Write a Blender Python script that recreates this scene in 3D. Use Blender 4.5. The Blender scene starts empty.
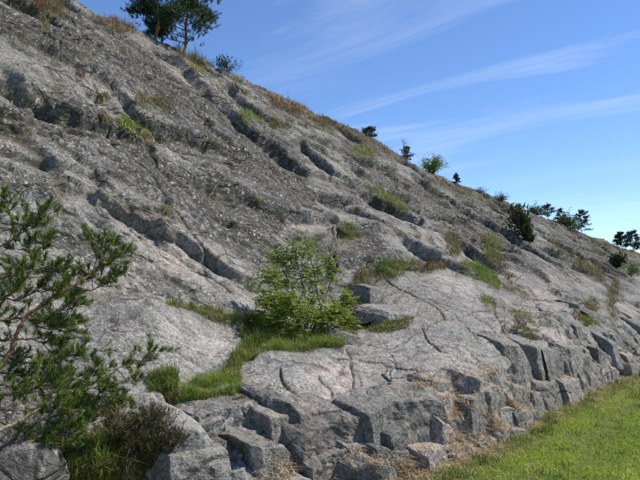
import bpy, bmesh, math, random
import numpy as np
from mathutils import Vector, Matrix

random.seed(7)
RNG = np.random.default_rng(7)
S = bpy.context.scene
COL = S.collection
R = math.radians

# ------------------------------------------------------------------ camera
EYE = 1.6
FPX = 620.0                      # focal length in photo pixels (photo 640 x 480)
PITCH = math.atan(55.0 / FPX)
cam_d = bpy.data.cameras.new('camera')
cam = bpy.data.objects.new('camera', cam_d)
COL.objects.link(cam)
cam.location = (0, 0, EYE)
cam.rotation_euler = (math.pi / 2 + PITCH, 0, 0)
cam_d.sensor_width = 36
cam_d.lens = 36 * FPX / 640
cam_d.clip_start = 0.05
cam_d.clip_end = 3000
S.camera = cam

# ------------------------------------------------------------------ light
SUN_EL = R(53)
SUN_AZ = R(78)                   # clockwise from +Y (view direction): from the right
sv = Vector((math.sin(SUN_AZ) * math.cos(SUN_EL), math.cos(SUN_AZ) * math.cos(SUN_EL), math.sin(SUN_EL)))
sd = bpy.data.lights.new('sun', 'SUN')
sd.energy = 4.9
sd.angle = R(0.5)
sd.color = (1.0, 0.925, 0.80)
so = bpy.data.objects.new('sun', sd)
COL.objects.link(so)
so.rotation_euler = sv.to_track_quat('Z', 'Y').to_euler()

W = bpy.data.worlds.new('World')
S.world = W
W.use_nodes = True
nt = W.node_tree
nt.nodes.clear()
wo = nt.nodes.new('ShaderNodeOutputWorld')
bg = nt.nodes.new('ShaderNodeBackground')
bg.inputs['Strength'].default_value = 0.14
sky = nt.nodes.new('ShaderNodeTexSky')
sky.sky_type = 'NISHITA'
sky.sun_disc = False
sky.sun_elevation = SUN_EL
sky.sun_rotation = SUN_AZ
sky.air_density = 1.0
sky.dust_density = 0.05
sky.altitude = 1500
sky.ozone_density = 2.2
# thin cirrus: stretched noise on the sky direction, all round the sky
tc = nt.nodes.new('ShaderNodeTexCoord')
sep = nt.nodes.new('ShaderNodeSeparateXYZ')
nt.links.new(tc.outputs['Generated'], sep.inputs[0])
def wmath(op, a, b=None, clamp=False):
    n = nt.nodes.new('ShaderNodeMath'); n.operation = op; n.use_clamp = clamp
    for i, v in enumerate((a, b)):
        if v is None: continue
        if isinstance(v, (int, float)): n.inputs[i].default_value = v
        else: nt.links.new(v, n.inputs[i])
    return n.outputs[0]
zz = wmath('MAXIMUM', wmath('ADD', sep.outputs[2], 0.12), 0.02)
cx = wmath('DIVIDE', sep.outputs[0], zz)
cy = wmath('DIVIDE', sep.outputs[1], zz)
comb = nt.nodes.new('ShaderNodeCombineXYZ')
nt.links.new(cx, comb.inputs[0]); nt.links.new(cy, comb.inputs[1])
mp = nt.nodes.new('ShaderNodeMapping')
mp.vector_type = 'TEXTURE'
mp.inputs['Rotation'].default_value = (0, 0, R(145))
mp.inputs['Scale'].default_value = (1.5, 0.36, 1)
mp.inputs['Location'].default_value = (5.3, 1.1, 0)
nt.links.new(comb.outputs[0], mp.inputs[0])
n1 = nt.nodes.new('ShaderNodeTexNoise'); n1.inputs['Scale'].default_value = 1.1
n1.inputs['Detail'].default_value = 9; n1.inputs['Roughness'].default_value = 0.58; n1.inputs['Distortion'].default_value = 0.7
nt.links.new(mp.outputs[0], n1.inputs['Vector'])
n2 = nt.nodes.new('ShaderNodeTexNoise'); n2.inputs['Scale'].default_value = 0.55; n2.inputs['Detail'].default_value = 3
nt.links.new(comb.outputs[0], n2.inputs['Vector'])
cl = wmath('MULTIPLY', wmath('SUBTRACT', n1.outputs['Fac'], 0.50, True), 3.2, True)
cl = wmath('MULTIPLY', cl, wmath('MULTIPLY', wmath('SUBTRACT', n2.outputs['Fac'], 0.38, True), 4.0, True))
cl = wmath('ADD', wmath('MULTIPLY', wmath('MULTIPLY', cl, 0.42), wmath('MULTIPLY', sep.outputs[2], 12.0, True)), 0.03)
mixc = nt.nodes.new('ShaderNodeMix'); mixc.data_type = 'RGBA'
nt.links.new(cl, mixc.inputs[0])
hs = nt.nodes.new('ShaderNodeHueSaturation'); hs.inputs['Saturation'].default_value = 1.2; hs.inputs['Hue'].default_value = 0.507
nt.links.new(sky.outputs[0], hs.inputs['Color'])
nt.links.new(hs.outputs[0], mixc.inputs[6])
mixc.inputs[7].default_value = (6.0, 6.4, 7.0, 1)
nt.links.new(mixc.outputs[2], bg.inputs['Color'])
nt.links.new(bg.outputs[0], wo.inputs[0])

S.view_settings.view_transform = 'Standard'
S.view_settings.look = 'None'
S.view_settings.exposure = 0.43
S.view_settings.gamma = 1.0
S.view_settings.use_curve_mapping = False
S.render.engine = 'CYCLES'
S.cycles.max_bounces = 6
S.cycles.transparent_max_bounces = 4

# ------------------------------------------------------------------ helpers
SD = np.array([0.6, 0.8])        # strike direction of the rock slope
ND = np.array([-0.8, 0.6])       # into the hill
FW = np.array([0, math.cos(PITCH), math.sin(PITCH)])
UPV = np.array([0, -math.sin(PITCH), math.cos(PITCH)])

def ray(u, v):
    return FW * FPX + np.array([1.0, 0, 0]) * (u - 320) + UPV * (240 - v)

def pt(u, v, D):
    """point of the sight line through photo pixel (u, v) lying D metres into the hill"""
    d = ray(u, v)
    k = D / (d[0] * ND[0] + d[1] * ND[1])
    return np.array([0, 0, EYE]) + d * k

def to_sD(p):
    p = np.asarray(p)
    return p[..., 0] * SD[0] + p[..., 1] * SD[1], p[..., 0] * ND[0] + p[..., 1] * ND[1]

def from_sD(s, D, z):
    return np.stack([s * SD[0] + D * ND[0], s * SD[1] + D * ND[1], z], -1)

def project(P):
    x = P[..., 0]; y = P[..., 1]; z = P[..., 2] - EYE
    f = y * FW[1] + z * FW[2]
    upc = y * UPV[1] + z * UPV[2]
    f = np.where(np.abs(f) < 1e-3, 1e-3, f)
    return 320 + FPX * x / f, 240 - FPX * upc / f, f

def hash_u(ix, iy, seed):
    with np.errstate(over='ignore'):
        h = ix.astype(np.int32).view(np.uint32) * np.uint32(374761393) + iy.astype(np.int32).view(np.uint32) * np.uint32(668265263) + np.uint32((seed * 974634137) & 0xFFFFFFFF)
        h = (h ^ (h >> np.uint32(13))) * np.uint32(1274126177)
        h = (h ^ (h >> np.uint32(16))) * np.uint32(2246822519)
    return h ^ (h >> np.uint32(15))

def hash2(ix, iy, seed):
    return (hash_u(ix, iy, seed) & np.uint32(0xFFFFFF)).astype(np.float32) / np.float32(0x1000000)

GA = np.arange(512) * (2 * math.pi / 512)
GX = np.cos(GA).astype(np.float32); GY = np.sin(GA).astype(np.float32)
def perlin(x, y, seed=0):
    x = np.asarray(x); y = np.asarray(y)
    xf = np.floor(x); yf = np.floor(y)
    xi = xf.astype(np.int32); yi = yf.astype(np.int32)
    fx = (x - xf).astype(np.float32); fy = (y - yf).astype(np.float32)
    ux = fx * fx * fx * (fx * (fx * 6 - 15) + 10); uy = fy * fy * fy * (fy * (fy * 6 - 15) + 10)
    def g(a, b, dx, dy):
        t = hash_u(xi + a, yi + b, seed) & np.uint32(511)
        return GX[t] * dx + GY[t] * dy
    a = g(0, 0, fx, fy); b = g(1, 0, fx - 1, fy); c = g(0, 1, fx, fy - 1); d = g(1, 1, fx - 1, fy - 1)
    return 1.4 * ((a + (b - a) * ux) * (1 - uy) + (c + (d - c) * ux) * uy)

def fbm(x, y, octv, seed=0, gain=0.5):
    t = 0; a = 1
    for o in range(octv):
        t = t + a * perlin(x, y, seed + o * 17); a *= gain
        x = x * 2.03 + 11.3; y = y * 2.03 - 7.1
    return t

def cells(x, y, seed=0):
    """jittered cells: (F1, F2, random a, random b, dx, dy) of the nearest cell"""
    xi = np.floor(x); yi = np.floor(y)
    f1 = np.full(x.shape, 9.0); f2 = np.full(x.shape, 9.0)
    ra = np.zeros_like(x); rb = np.zeros_like(x); dxx = np.zeros_like(x); dyy = np.zeros_like(x)
    for a in (-1, 0, 1):
        for b in (-1, 0, 1):
            jx = xi + a + 0.1 + 0.8 * hash2(xi + a, yi + b, seed)
            jy = yi + b + 0.1 + 0.8 * hash2(xi + a, yi + b, seed + 1)
            dx = x - jx; dy = y - jy
            d = np.abs(dx) ** 1.4 + np.abs(dy) ** 1.4
            nearer = d < f1
            f2 = np.where(nearer, f1, np.minimum(f2, d))
            ra = np.where(nearer, hash2(xi + a, yi + b, seed + 2), ra)
            rb = np.where(nearer, hash2(xi + a, yi + b, seed + 3), rb)
            dxx = np.where(nearer, dx, dxx); dyy = np.where(nearer, dy, dyy)
            f1 = np.where(nearer, d, f1)
    return f1, f2, ra, rb, dxx, dyy

def sstep(a, b, x):
    t = np.clip((x - a) / (b - a), 0, 1)
    return t * t * (3 - 2 * t)

def in_poly(u, v, poly):
    c = np.zeros(u.shape, bool)
    n = len(poly)
    for i in range(n):
        x0, y0 = poly[i]; x1, y1 = poly[(i + 1) % n]
        if y0 == y1: continue
        c ^= ((y0 > v) != (y1 > v)) & (u < (x1 - x0) * (v - y0) / (y1 - y0) + x0)
    return c

def link(name, me, mat=None, parent=None, **props):
    o = bpy.data.objects.new(name, me)
    COL.objects.link(o)
    if mat is not None and me is not None: me.materials.append(mat)
    if parent is not None: o.parent = parent
    for k, v in props.items(): o[k] = v
    return o

def np_mesh(name, verts, faces, smooth=False, attrs=None):
    """verts (n,3), faces (m,k) with one k; attrs {name: (n,) float or (n,3) colour}"""
    me = bpy.data.meshes.new(name)
    verts = np.ascontiguousarray(verts, np.float32); faces = np.ascontiguousarray(faces, np.int32)
    m, k = faces.shape
    me.vertices.add(len(verts)); me.vertices.foreach_set('co', verts.ravel())
    me.loops.add(m * k); me.loops.foreach_set('vertex_index', faces.ravel())
    me.polygons.add(m)
    me.polygons.foreach_set('loop_start', np.arange(0, m * k, k, dtype=np.int32))
    me.polygons.foreach_set('use_smooth', np.full(m, smooth))
    for an, av in (attrs or {}).items():
        av = np.asarray(av, np.float32)
        if av.ndim == 1:
            a = me.attributes.new(an, 'FLOAT', 'POINT'); a.data.foreach_set('value', av)
        else:
            a = me.attributes.new(an, 'FLOAT_COLOR', 'POINT')
            a.data.foreach_set('color', np.concatenate([av, np.ones((len(av), 1), np.float32)], 1).ravel())
    me.update(calc_edges=True)
    me.validate()
    return me

# ------------------------------------------------------------------ materials
class NT:
    def __init__(s, name):
        s.m = bpy.data.materials.new(name); s.m.use_nodes = True
        s.t = s.m.node_tree; s.b = s.t.nodes['Principled BSDF']
        s.out = s.t.nodes['Material Output']
    def n(s, typ, **inp):
        nd = s.t.nodes.new(typ)
        for k, v in inp.items():
            k2 = k.replace('_', ' ')
            if k2 in nd.inputs: s.set(nd.inputs[k2], v)
            else: setattr(nd, k, v)
        return nd
    def set(s, sock, v):
        if hasattr(v, 'links') or isinstance(v, bpy.types.NodeSocket): s.t.links.new(v, sock)
        else: sock.default_value = v
    def math(s, op, a, b=0.0, c=None, clamp=False):
        nd = s.t.nodes.new('ShaderNodeMath'); nd.operation = op; nd.use_clamp = clamp
        s.set(nd.inputs[0], a); s.set(nd.inputs[1], b)
        if c is not None: s.set(nd.inputs[2], c)
        return nd.outputs[0]
    def mix(s, f, a, b):
        nd = s.t.nodes.new('ShaderNodeMix'); nd.data_type = 'RGBA'
        s.set(nd.inputs[0], f); s.set(nd.inputs[6], a); s.set(nd.inputs[7], b)
        return nd.outputs[2]
    def noise(s, vec, scale, detail=4, rough=0.55, dist=0.0):
        nd = s.n('ShaderNodeTexNoise', Scale=scale, Detail=detail, Roughness=rough, Distortion=dist)
        s.t.links.new(vec, nd.inputs['Vector']); return nd.outputs['Fac']
    def voro(s, vec, scale, feature='F1', rnd=1.0):
        nd = s.n('ShaderNodeTexVoronoi', feature=feature); nd.inputs['Scale'].default_value = scale
        nd.inputs['Randomness'].default_value = rnd
        s.t.links.new(vec, nd.inputs['Vector']); return nd
    def ramp(s, f, lo, hi):
        nd = s.t.nodes.new('ShaderNodeMapRange'); nd.interpolation_type = 'SMOOTHSTEP'
        s.set(nd.inputs[0], f); nd.inputs[1].default_value = lo; nd.inputs[2].default_value = hi
        return nd.outputs[0]
    def attr(s, name):
        nd = s.t.nodes.new('ShaderNodeAttribute'); nd.attribute_name = name; return nd

def rock_material():
    k = NT('granite')
    co = k.n('ShaderNodeTexCoord').outputs['Object']
    big = k.noise(co, 0.9, 5, 0.6)
    mid = k.noise(co, 5.0, 5, 0.62)
    fine = k.noise(co, 38, 4, 0.65)
    grain = k.noise(co, 170, 2, 0.6)
    lich = k.attr('lichen').outputs['Fac']
    pink = k.attr('pink').outputs['Fac']
    soil = k.attr('soil').outputs['Fac']
    straw = k.attr('straw').outputs['Fac']
    dark = k.attr('dark').outputs['Fac']
    rgh = k.attr('rough').outputs['Fac']
    # joints and broken facets: cells stretched along the strike
    mpn = k.n('ShaderNodeMapping'); mpn.vector_type = 'TEXTURE'
    mpn.inputs['Rotation'].default_value = (R(12), R(-14), math.atan2(0.8, 0.6)); mpn.inputs['Scale'].default_value = (1.9, 1.0, 0.8)
    wn = k.n('ShaderNodeTexNoise', Scale=1.7, Detail=2); k.t.links.new(co, wn.inputs['Vector'])
    vm = k.n('ShaderNodeVectorMath', operation='MULTIPLY_ADD'); k.t.links.new(wn.outputs['Color'], vm.inputs[0]); vm.inputs[1].default_value = (.5, .5, .5); k.t.links.new(co, vm.inputs[2])
    k.t.links.new(vm.outputs[0], mpn.inputs['Vector']); jc = mpn.outputs[0]
    j1 = k.voro(jc, 0.9, 'DISTANCE_TO_EDGE').outputs['Distance']; j2 = k.voro(jc, 2.7, 'DISTANCE_TO_EDGE').outputs['Distance']
    g1 = k.ramp(k.noise(co, 1.3, 3), 0.40, 0.52); g2 = k.ramp(k.noise(co, 2.1, 3), 0.46, 0.6)
    q1 = k.math('MULTIPLY', k.math('SUBTRACT', 1.0, k.math('MULTIPLY', j1, 45.0), clamp=True), g1)
    q2 = k.math('MULTIPLY', k.math('SUBTRACT', 1.0, k.math('MULTIPLY', j2, 22.0), clamp=True), g2)
    q1 = k.math('MULTIPLY', q1, k.math('ADD', 0.5, k.math('MULTIPLY', rgh, 0.5))); q2 = k.math('MULTIPLY', q2, k.math('ADD', 0.3, k.math('MULTIPLY', rgh, 0.7)))
    jnt = k.math('MAXIMUM', q1, k.math('MULTIPLY', q2, 0.8))
    def tilt(scale, amt):
        vf = k.voro(jc, scale)
        dv = k.n('ShaderNodeVectorMath', operation='SUBTRACT'); k.t.links.new(jc, dv.inputs[0]); k.t.links.new(vf.outputs['Position'], dv.inputs[1])
        cv = k.n('ShaderNodeVectorMath', operation='SUBTRACT'); k.t.links.new(vf.outputs['Color'], cv.inputs[0]); cv.inputs[1].default_value = (.5, .5, .5)
        dt = k.n('ShaderNodeVectorMath', operation='DOT_PRODUCT'); k.t.links.new(dv.outputs[0], dt.inputs[0]); k.t.links.new(cv.outputs[0], dt.inputs[1])
        return k.math('MULTIPLY', dt.outputs['Value'], amt)
    fac = k.math('ADD', tilt(4.0, 0.6), tilt(13, 0.75))
    # bare granite: greys
    c = k.mix(k.ramp(mid, 0.33, 0.68), (0.165, 0.160, 0.150, 1), (0.345, 0.336, 0.318, 1))
    c = k.mix(k.ramp(big, 0.38, 0.64), c, k.mix(0.55, c, (0.11, 0.113, 0.10, 1)))
    # run-off streaks down the dip
    ms = k.n('ShaderNodeMapping'); ms.vector_type = 'TEXTURE'
    ms.inputs['Rotation'].default_value = (R(42), 0, math.atan2(0.8, 0.6)); ms.inputs['Scale'].default_value = (0.16, 1.3, 0.4)
    k.t.links.new(vm.outputs[0], ms.inputs['Vector'])
    c = k.mix(k.math('MULTIPLY', k.ramp(k.noise(ms.outputs[0], 1.0, 5, 0.62), 0.50, 0.68), 0.55), c, (0.085, 0.083, 0.076, 1))
    c = k.mix(k.math('MULTIPLY', k.ramp(k.noise(ms.outputs[0], 1.7, 3, 0.6), 0.58, 0.72), 0.4), c, (0.38, 0.37, 0.35, 1))
    # pale pinkish bare patches
    pf = k.math('MULTIPLY', pink, k.ramp(k.noise(co, 7, 4, 0.6, 0.6), 0.40, 0.62))
    c = k.mix(pf, c, (0.46, 0.355, 0.30, 1))
    # mineral grain
    c = k.mix(k.math('MULTIPLY', k.ramp(k.noise(co, 16, 4, 0.7), 0.50, 0.64), 0.55), c, (0.07, 0.069, 0.064, 1))
    c = k.mix(k.math('MULTIPLY', k.ramp(fine, 0.50, 0.64), 0.70), c, (0.06, 0.059, 0.056, 1))
    c = k.mix(k.math('MULTIPLY', k.ramp(fine, 0.46, 0.34), 0.55), c, (0.46, 0.45, 0.43, 1))
    c = k.mix(k.math('MULTIPLY', k.ramp(grain, 0.55, 0.7), 0.45), c, (0.44, 0.43, 0.40, 1))
    # yellow-green crust lichen, thin
    yl = k.math('MULTIPLY', k.ramp(k.noise(co, 3.1, 4, 0.6, 0.5), 0.56, 0.70), k.ramp(k.noise(co, 24, 3, 0.6), 0.46, 0.62))
    c = k.mix(k.math('MULTIPLY', yl, 0.42), c, (0.28, 0.29, 0.17, 1))
    # grey-olive lichen film over old surfaces
    c = k.mix(k.math('MULTIPLY', lich, k.math('ADD', 0.26, k.math('MULTIPLY', k.ramp(mid, 0.35, 0.65), 0.32))), c, (0.105, 0.101, 0.088, 1))
    # dark foliose lichen and pale discs
    sp = k.noise(co, 11, 7, 0.76, 0.5)
    thr = k.math('SUBTRACT', 0.68, k.math('MULTIPLY', lich, 0.27))
    lf = k.math('MULTIPLY', k.math('SUBTRACT', sp, thr), 14.0, clamp=True)
    lf = k.math('MULTIPLY', lf, k.ramp(lich, 0.05, 0.35))
    blot = k.math('MULTIPLY', k.ramp(k.noise(co, 2.4, 6, 0.74, 0.6), 0.505, 0.56), k.ramp(lich, 0.35, 0.7))
    lf = k.math('MAXIMUM', lf, k.math('MULTIPLY', blot, k.ramp(k.noise(co, 21, 4, 0.7), 0.40, 0.52)))
    c = k.mix(k.math('MULTIPLY', lf, 0.88), c, (0.032, 0.031, 0.029, 1))
    vd = k.voro(co, 10)
    rs = k.n('ShaderNodeSeparateColor'); k.t.links.new(vd.outputs['Color'], rs.inputs[0])
    rad = k.math('SUBTRACT', k.math('MULTIPLY', rs.outputs[0], 0.42), 0.12)
    disc = k.math('MULTIPLY', k.math('SUBTRACT', rad, k.math('ADD', vd.outputs['Distance'], k.math('MULTIPLY', k.math('SUBTRACT', fine, 0.5), 0.35))), 16.0, clamp=True)
    disc = k.math('MULTIPLY', disc, k.math('ADD', k.math('MULTIPLY', lich, 0.55), 0.16))
    c = k.mix(disc, c, (0.50, 0.50, 0.47, 1))
    ch = k.math('MULTIPLY', k.ramp(k.noise(co, 21, 5, 0.78), 0.575, 0.62), k.ramp(lich, 0.05, 0.5))
    c = k.mix(k.math('MULTIPLY', ch, 0.85), c, (0.50, 0.49, 0.45, 1))
    # near-black film: lichen, plus shade of block faces and boulder painted into the colour
    df = k.math('MULTIPLY', dark, k.ramp(k.noise(co, 9, 5, 0.65), 0.28, 0.55))
    c = k.mix(k.math('MULTIPLY', df, 0.85), c, (0.040, 0.041, 0.038, 1))
    # soil and dead grass dust in joints and at the foot
    sf = k.math('MULTIPLY', soil, k.ramp(k.noise(co, 30, 4, 0.6), 0.30, 0.55))
    c = k.mix(sf, c, k.mix(k.noise(co, 12, 3), (0.035, 0.028, 0.016, 1), (0.10, 0.085, 0.04, 1)))
    tf = k.math('MULTIPLY', straw, k.ramp(k.noise(co, 14, 5, 0.7), 0.42, 0.58))
    c = k.mix(tf, c, k.mix(k.ramp(k.noise(co, 60, 3), 0.35, 0.65), (0.24, 0.165, 0.10, 1), (0.50, 0.39, 0.26, 1)))
    c = k.mix(k.math('MULTIPLY', jnt, 0.75), c, (0.03, 0.027, 0.022, 1))
    k.set(k.b.inputs['Base Color'], c)
    k.b.inputs['Roughness'].default_value = 0.88
    k.b.inputs['Specular IOR Level'].default_value = 0.25
    h = k.math('ADD', k.math('MULTIPLY', k.noise(co, 14, 4, 0.66), 0.034), k.math('MULTIPLY', k.noise(co, 70, 2, 0.7), 0.013))
    h = k.math('ADD', h, k.math('MULTIPLY', fac, rgh))
    h = k.math('SUBTRACT', h, k.math('MULTIPLY', jnt, 0.035))
    bp = k.n('ShaderNodeBump'); bp.inputs['Strength'].default_value = 0.9; bp.inputs['Distance'].default_value = 1.0
    k.set(bp.inputs['Height'], h)
    k.t.links.new(bp.outputs[0], k.b.inputs['Normal'])
    return k.m

def vcol_material(name, rough=0.7, trans=0.0, spec=0.3):
    k = NT(name)
    a = k.attr('tint').outputs['Color']
    k.set(k.b.inputs['Base Color'], a)
    k.b.inputs['Roughness'].default_value = rough
    k.b.inputs['Specular IOR Level'].default_value = spec
    if trans > 0:
        tr = k.n('ShaderNodeBsdfTranslucent'); k.set(tr.inputs['Color'], a)
        mx = k.n('ShaderNodeMixShader'); mx.inputs[0].default_value = trans
        k.t.links.new(k.b.outputs[0], mx.inputs[1]); k.t.links.new(tr.outputs[0], mx.inputs[2])
        k.t.links.new(mx.outputs[0], k.out.inputs[0])
    return k.m

def bark_material(name, c0, c1, scale=30):
    k = NT(name)
    co = k.n('ShaderNodeTexCoord').outputs['Object']
    f = k.noise(co, scale, 5, 0.7)
    k.set(k.b.inputs['Base Color'], k.mix(k.ramp(f, 0.35, 0.65), c0, c1))
    k.b.inputs['Roughness'].default_value = 0.9
    bp = k.n('ShaderNodeBump'); bp.inputs['Distance'].default_value = 0.01
    k.set(bp.inputs['Height'], f); k.t.links.new(bp.outputs[0], k.b.inputs['Normal'])
    return k.m

def ground_material():
    k = NT('lawn_soil')
    co = k.n('ShaderNodeTexCoord').outputs['Object']
    a = k.noise(co, 0.8, 5, 0.6); b = k.noise(co, 9, 5, 0.7); d = k.noise(co, 60, 3, 0.7)
    c = k.mix(k.ramp(a, 0.35, 0.65), (0.10, 0.15, 0.018, 1), (0.15, 0.21, 0.03, 1))
    c = k.mix(k.math('MULTIPLY', k.ramp(b, 0.5, 0.7), 0.6), c, (0.17, 0.19, 0.06, 1))
    c = k.mix(k.math('MULTIPLY', k.ramp(d, 0.5, 0.7), 0.6), c, (0.04, 0.06, 0.012, 1))
    st = k.attr('straw').outputs['Fac']
    c = k.mix(k.math('MULTIPLY', st, k.ramp(k.noise(co, 8, 5, 0.7), 0.38, 0.56)), c, k.mix(k.ramp(d, 0.4, 0.6), (0.16, 0.11, 0.06, 1), (0.38, 0.29, 0.17, 1)))
    k.set(k.b.inputs['Base Color'], c)
    k.b.inputs['Roughness'].default_value = 0.95
    k.b.inputs['Specular IOR Level'].default_value = 0.1
    bp = k.n('ShaderNodeBump'); bp.inputs['Distance'].default_value = 0.03
    k.set(bp.inputs['Height'], d); k.t.links.new(bp.outputs[0], k.b.inputs['Normal'])
    return k.m

M_ROCK = rock_material()
M_GRASS = vcol_material('grass_blades', 0.6, 0.35, 0.3)
M_LEAF = vcol_material('leaves', 0.5, 0.35, 0.35)
M_NEEDLE = vcol_material('needles', 0.5, 0.18, 0.35)
M_STRAW = vcol_material('straw', 0.8, 0.2, 0.2)
M_MOSS = vcol_material('moss', 0.95, 0.15, 0.1)
M_BARK = bark_material('pine_bark', (0.05, 0.038, 0.03, 1), (0.16, 0.11, 0.08, 1), 40)
M_BARKP = bark_material('orange_pine_bark', (0.09, 0.05, 0.03, 1), (0.26, 0.14, 0.08, 1), 25)
M_DEAD = bark_material('bare_grey_wood', (0.16, 0.12, 0.09, 1), (0.42, 0.36, 0.30, 1), 60)
M_STEM = bark_material('sapling_bark', (0.05, 0.045, 0.035, 1), (0.14, 0.12, 0.09, 1), 50)
M_GROUND = ground_material()

# ------------------------------------------------------------------ large shape of the rock slope
CTRL = {  # photo column -> (photo row, metres into the hill)
    0:   [(0, 10.8), (50, 9.3), (100, 8.1), (180, 6.8), (230, 6.1), (300, 5.4), (400, 4.9), (450, 4.5), (480, 4.3)],
    90:  [(7, 17), (50, 11.2), (100, 8.7), (180, 7.0), (230, 6.3), (270, 5.85), (305, 5.25), (350, 4.85), (400, 4.45), (430, 4.15), (480, 3.9)],
    160: [(43, 17), (70, 11.6), (100, 9.5), (160, 7.75), (210, 6.75), (230, 6.35), (270, 5.8), (300, 5.3), (306, 5.05), (350, 4.6), (395, 4.2), (420, 3.9), (480, 3.65)],
    240: [(80, 17), (110, 11.2), (150, 8.7), (200, 7.15), (250, 6.15), (290, 5.5), (315, 5.15), (345, 4.7), (375, 4.2), (398, 3.8), (440, 3.45), (480, 3.3)],
    320: [(114, 17), (135, 11.7), (150, 10.2), (200, 7.55), (250, 6.27), (290, 5.55), (328, 5.0), (346, 4.35), (356, 4.0), (400, 3.5), (450, 3.2), (480, 3.0)],
    370: [(139, 17), (165, 10.4), (200, 7.7), (250, 6.1), (285, 5.3), (300, 5.0), (325, 4.6), (336, 4.2), (380, 3.6), (410, 3.2), (450, 2.9), (480, 2.75)],
    430: [(173, 17), (188, 9.8), (200, 7.8), (225, 6.35), (250, 5.45), (266, 5.1), (275, 4.75), (300, 4.25), (320, 3.9), (350, 3.35), (380, 2.95), (400, 2.78), (440, 2.6), (480, 2.47)],
    500: [(200, 17), (214, 9.5), (230, 7.2), (250, 5.65), (275, 4.75), (290, 4.3), (320, 3.5), (345, 2.95), (365, 2.78), (390, 2.65), (430, 2.5)],
    560: [(224, 17), (234, 9.8), (245, 7.5), (265, 5.2), (290, 4.0), (320, 3.1), (332, 2.85), (350, 2.7), (390, 2.54), (410, 2.48)],
    620: [(247, 17), (254, 10), (262, 7.8), (280, 4.8), (300, 3.7), (318, 2.95), (330, 2.75), (360, 2.55), (378, 2.48)],
}
RIDGE_D = {0: 13, 90: 13, 160: 13, 240: 13, 320: 13, 370: 12.5, 430: 11.5, 500: 10.5, 560: 10, 620: 10}
def upper_profile(u, rows):
    """the face above the benches: one convex sweep from the topmost bench to the skyline"""
    top = rows[0][0] if rows[0][1] == 17 else -42
    low = [r for r in rows if r[1] <= 5.6]
    vb, Db = low[0]
    zb = pt(u, vb, Db)[2]; Dr = RIDGE_D[u]
    zr = pt(u, top, Dr)[2]
    def prof(D): x = D - Db; return zb + (zr - zb) * (x - 0.018 * x * x) / ((Dr - Db) - 0.018 * (Dr - Db) ** 2)
    out = [(top, Dr)] if rows[0][1] == 17 else []
    DD = np.linspace(Db, Dr, 900)
    for v, D in rows:
        if D <= 5.6 or D == 17: continue
        g = np.array([pt(u, v, d_)[2] for d_ in DD[::6]]) - prof(DD[::6])
        i = int(np.argmax(g < 0)) if (g < 0).any() else int(np.argmin(np.abs(g)))
        j = np.where(np.diff(np.sign(g)) != 0)[0]
        i = j[0] if len(j) else i
        out.append((v, float(DD[::6][i])))
    return out + low
CTRL = {u: upper_profile(u, rows) for u, rows in CTRL.items()}
pts = []
for u, rows in CTRL.items():
    for v, D in rows:
        p = pt(u, v, D); s_, D_ = to_sD(p); pts.append((s_, D_, p[2]))
    v, D = rows[-1]
    s0, D0 = to_sD(pt(u, v, D)); pts.append((s0, D0 - 0.5, -0.45))
    if u > 0:
        Dr = RIDGE_D[u]; p = pt(u, rows[0][0], Dr); r_ = (p[2] - EYE) / Dr; s_, _ = to_sD(p)
        for kf, kr in ((1.25, .93), (1.7, .74), (2.6, .5)): pts.append((s_ * kf, Dr * kf, EYE + kr * r_ * Dr * kf))
LOW = [(1.9, -0.5), (2.48, 0.0), (2.75, 0.85), (3.7, 1.45), (4.8, 2.1), (7.0, 3.5)]
for s_ in (24, 40, 75): pts += [(s_, a, b) for a, b in LOW[:5]]
for s_ in (140, 260): pts += [(s_, a, b) for a, b in LOW] + [(s_, 10, 5.2), (s_, 17, 7.0), (s_, 36, 8.0)]
for s_ in (-2.5, -8.0):
    pts += [(s_, a, b) for a, b in [(3.6, -0.4), (4.3, 0.33), (4.9, 0.78), (5.4, 1.56), (6.1, 2.23), (8.1, 4.4), (10.8, 7.0), (13, 8.8), (17, 9.6), (25, 9.8), (36, 9.8)]]
pts += [(3.0, 13, 8.7), (3.5, 17, 9.4), (3.5, 25, 9.6), (3.5, 36, 9.6)]
pts = np.array(pts)
def warp(s, D): return np.stack([12 * np.log(np.maximum(s, -8.5) + 9), 6 * np.log(np.maximum(D, 0.5))], -1)
XC = warp(pts[:, 0], pts[:, 1])
def phi(r2): return 0.5 * r2 * np.log(r2 + 1e-9)
def d2(A, B): return np.maximum((A ** 2).sum(-1)[:, None] + (B ** 2).sum(-1)[None] - 2 * A @ B.T, 0)
nc = len(pts)
K = phi(d2(XC, XC)) + np.eye(nc) * 0.01
Pm = np.concatenate([np.ones((nc, 1)), XC], 1)
A = np.block([[K, Pm], [Pm.T, np.zeros((3, 3))]])
TPSW = np.linalg.lstsq(A, np.concatenate([pts[:, 2], np.zeros(3)]), rcond=None)[0]
def macro(s, D):
    sh = np.shape(s); X = warp(np.ravel(s), np.ravel(D)); out = np.empty(len(X))
    for i in range(0, len(X), 60000):
        x = X[i:i + 60000]
        out[i:i + 60000] = phi(d2(x, XC)) @ TPSW[:nc] + TPSW[nc] + x @ TPSW[nc + 1:]
    return out.reshape(sh)

DS = np.concatenate([np.arange(2.0, 8, 0.025), np.arange(8, 30, 0.12)])
def hit(u, v):
    """(s, D) where the sight line of a photo pixel first meets the large slope"""
    d = ray(u, v); kD = d[0] * ND[0] + d[1] * ND[1]
    t = DS / kD
    P = np.array([0, 0, EYE]) + d[None] * t[:, None]
    s, D = to_sD(P)
    g = P[:, 2] - macro(s, D)
    i = np.argmax(g < 0)
    if not (g < 0).any(): i = np.argmin(g)
    return s[i], D[i]

QK = 1.3
def line_sq(poly):
    a = np.array([hit(u, v) for u, v in poly]); a[:, 1] *= QK; return a

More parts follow.
